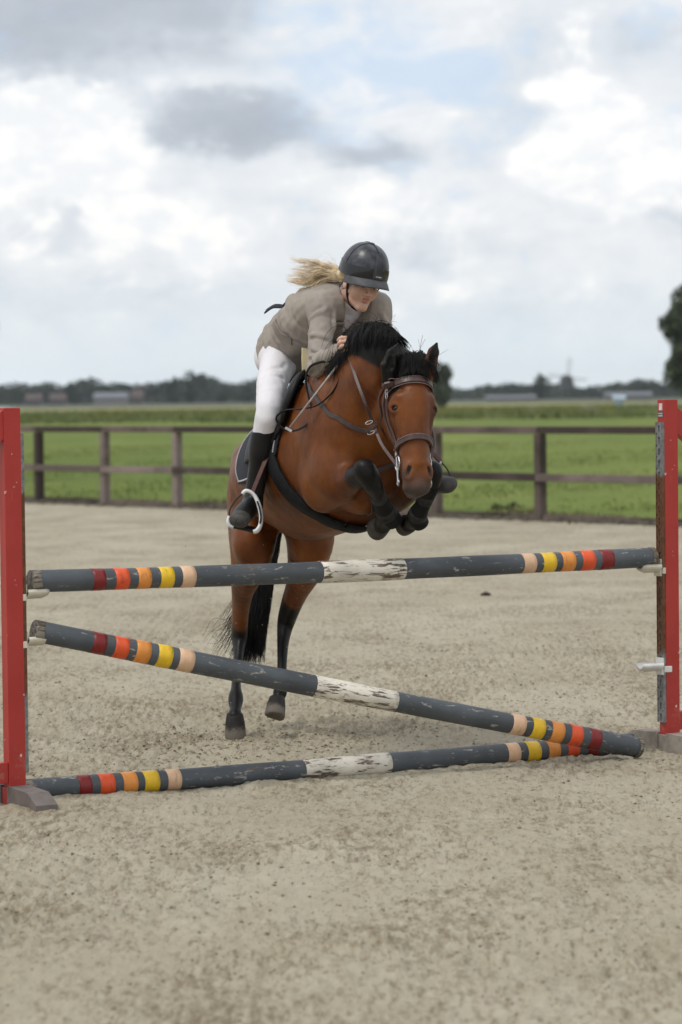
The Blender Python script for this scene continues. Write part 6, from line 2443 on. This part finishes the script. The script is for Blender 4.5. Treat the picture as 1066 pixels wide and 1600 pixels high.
# hair blown back
MAT['blond'] = simple('blond_hair', (.76, .60, .40), .45, .35, 30, .1, .001, 0, .4)
S = 1000
hb = np.random.default_rng(33)
root = np.stack([rp_(-.05 + hb.normal(0, .012), -.085 + hb.normal(0, .012), .0 + hb.normal(0, .011)) for _ in range(S)])
lock = hb.integers(0, 26, S)
ends = [(441 + 62 * hb.random() ** 1.5, 430 + hb.normal(0, 15)) for _ in range(26)]
ends[4:9] = [(452, 420), (478, 446), (492, 404), (506, 458), (458, 446)]
ends[:4] = [(441, 431), (444, 437), (470, 402), (462, 458)]
st = []
for k in range(S):
    ex, ey = ends[lock[k]]
    e_ = P(ex + hb.normal(0, 3.5), ey + hb.normal(0, 2.2), 14.5 + hb.normal(0, .04))
    ph = lock[k] * 2.1
    m1 = root[k] * .64 + e_ * .36 + V(0, 0, .018 + .014 * math.sin(ph) + hb.normal(0, .004))
    m2 = root[k] * .36 + e_ * .64 + V(0, 0, -.006 + .016 * math.sin(ph * 1.7 + 1) + hb.normal(0, .003))
    m3 = root[k] * .15 + e_ * .85 + V(0, 0, .012 * math.sin(ph * 2.3) + hb.normal(0, .003))
    c_ = crom([root[k], m1, m2, m3, e_], 16)
    keepn = hb.uniform(.72, 1.0)
    st.append(crom(c_[:max(6, int(16 * keepn))], 16))
st = np.array(st)
v_, f_ = hair_mesh(st, taper(S, 16, .0007, .0003, 9))
link_mesh('hair', np_mesh('hair', v_, f_), MAT['blond'], person)
S = 60
st = []
for k in range(S):
    e_ = P(hb.uniform(448, 520), hb.uniform(398, 452), 14.45)
    r0_ = root[k]
    st.append(crom([r0_, r0_ * .6 + e_ * .4 + V(0, 0, hb.normal(.02, .02)), r0_ * .25 + e_ * .75 + V(0, 0, hb.normal(.01, .02)), e_], 12))
v_, f_ = hair_mesh(np.array(st), taper(S, 12, .0009, .0005, 10))
link_mesh('stray_hair', np_mesh('stray_hair', v_, f_), MAT['blond'], person)
m_ = MB()
m_.sphere(rp_(-.04, -.083, .012), (.045, .028, .03), 14, 8, RAX); m_.build('hair_bun', MAT['blond'], person, None, True)

# stirrups and leathers
def stirrup(pts_white, pts_dark, tread, leather, side_n):
    m_ = MB(); m_.strap(crom([P(*p) for p in leather], 24), np.tile(unit(side_n), (24, 1)), .023, .006); m_.build('stirrup_leather', MAT['strap_brown'], saddle)
    m_ = MB()
    for run in pts_white:
        m_.tube(crom([P(*p[:3]) for p in run], 24), crom(np.array([[p[3], 0, 0] for p in run]), 24)[:, 0], 8, True, 1.6, V(1, 0, 0))
    st_ = m_.build('stirrup', MAT['stirrup'], saddle, None, True)
    m_ = MB(); m_.tube(crom([P(*p) for p in pts_dark], 16), .0035, 8); m_.build('release_arm', MAT['rubber'], st_)
    a, b = P(*tread[0]), P(*tread[1])
    ax_ = unit(b - a); fw = unit(V(-.2, -.95, -.25) - ax_ * np.dot(ax_, V(-.2, -.95, -.25)))
    m_ = MB(); m_.box((a + b) / 2 + fw * -.02, (np.linalg.norm(b - a), .055, .014), (ax_, fw, np.cross(ax_, fw)), .003); m_.build('tread', MAT['rubber'], st_)


stirrup([[(379, 772, 14.20, .009), (384, 767, 14.20, .010), (392, 769, 14.20, .009), (399, 776, 14.20, .010), (405, 790, 14.19, .011), (408, 806, 14.18, .0105), (407, 820, 14.17, .0105), (402, 829, 14.16, .011), (396, 831, 14.16, .009)],
         [(358, 806, 14.16, .006), (356.5, 814, 14.16, .009), (359, 821, 14.16, .009), (365, 824, 14.16, .007)]],
        [(379, 771, 14.24), (368, 782, 14.23), (360, 795, 14.21), (358, 807, 14.2)], [(361, 822, 14.22), (401, 831, 14.22)],
        [(394, 772, 14.235), (404, 747, 14.25), (416, 718, 14.27), (427, 694, 14.30), (434, 670, 14.34)], V(-.35, -.9, .1))
stirrup([[(690, 722, 14.55, .007), (680, 728, 14.55, .007), (674, 745, 14.54, .0075), (673, 762, 14.53, .008), (680, 768, 14.52, .008)],
         [(706, 752, 14.5, .005), (707, 760, 14.5, .007), (702, 766, 14.5, .006)]],
        [(690, 722, 14.55), (700, 735, 14.53), (706, 752, 14.5)], [(680, 768, 14.55), (704, 765, 14.52)],
        [(688, 722, 14.55), (660, 690, 14.55), (632, 660, 14.52)], V(.7, -.7, .1))

m_ = MB(); m_.tube(crom([P(402, 783, 14.165), P(406, 795, 14.16), P(408, 808, 14.155), P(406.5, 818, 14.155)], 14), .0045, 6); m_.build('stirrup_inlay', MAT['rubber'], saddle)

# whip in the right hand
wh = empty('riding_whip', P(500, 610, 13.84), 'thin pale riding whip slanting from the rider\'s hand down past the saddle', 'riding whip')
m_ = MB(); m_.tube([P(550, 544, 13.82), P(530, 568, 13.82), P(490, 620, 13.86), P(453, 668, 13.9)], [.0062, .006, .0052, .0045], 8); m_.build('shaft', MAT['grey_whip'] if 'grey_whip' in MAT else simple('pale_grey_whip', (.34, .30, .27), .5, .2, 40), wh, None, True)
m_ = MB(); m_.tube([P(545, 550, 13.82), P(528, 571, 13.82)], .0085, 8); m_.build('grip', MAT['rubber'], wh, None, True)
m_ = MB(); m_.box(P(451, 671, 13.9), (.034, .004, .012), (unit(V(.85, 0, -.5)), V(0, 1, 0), unit(V(.5, 0, .85))), .001); m_.build('keeper', MAT['pale_trim'], wh)
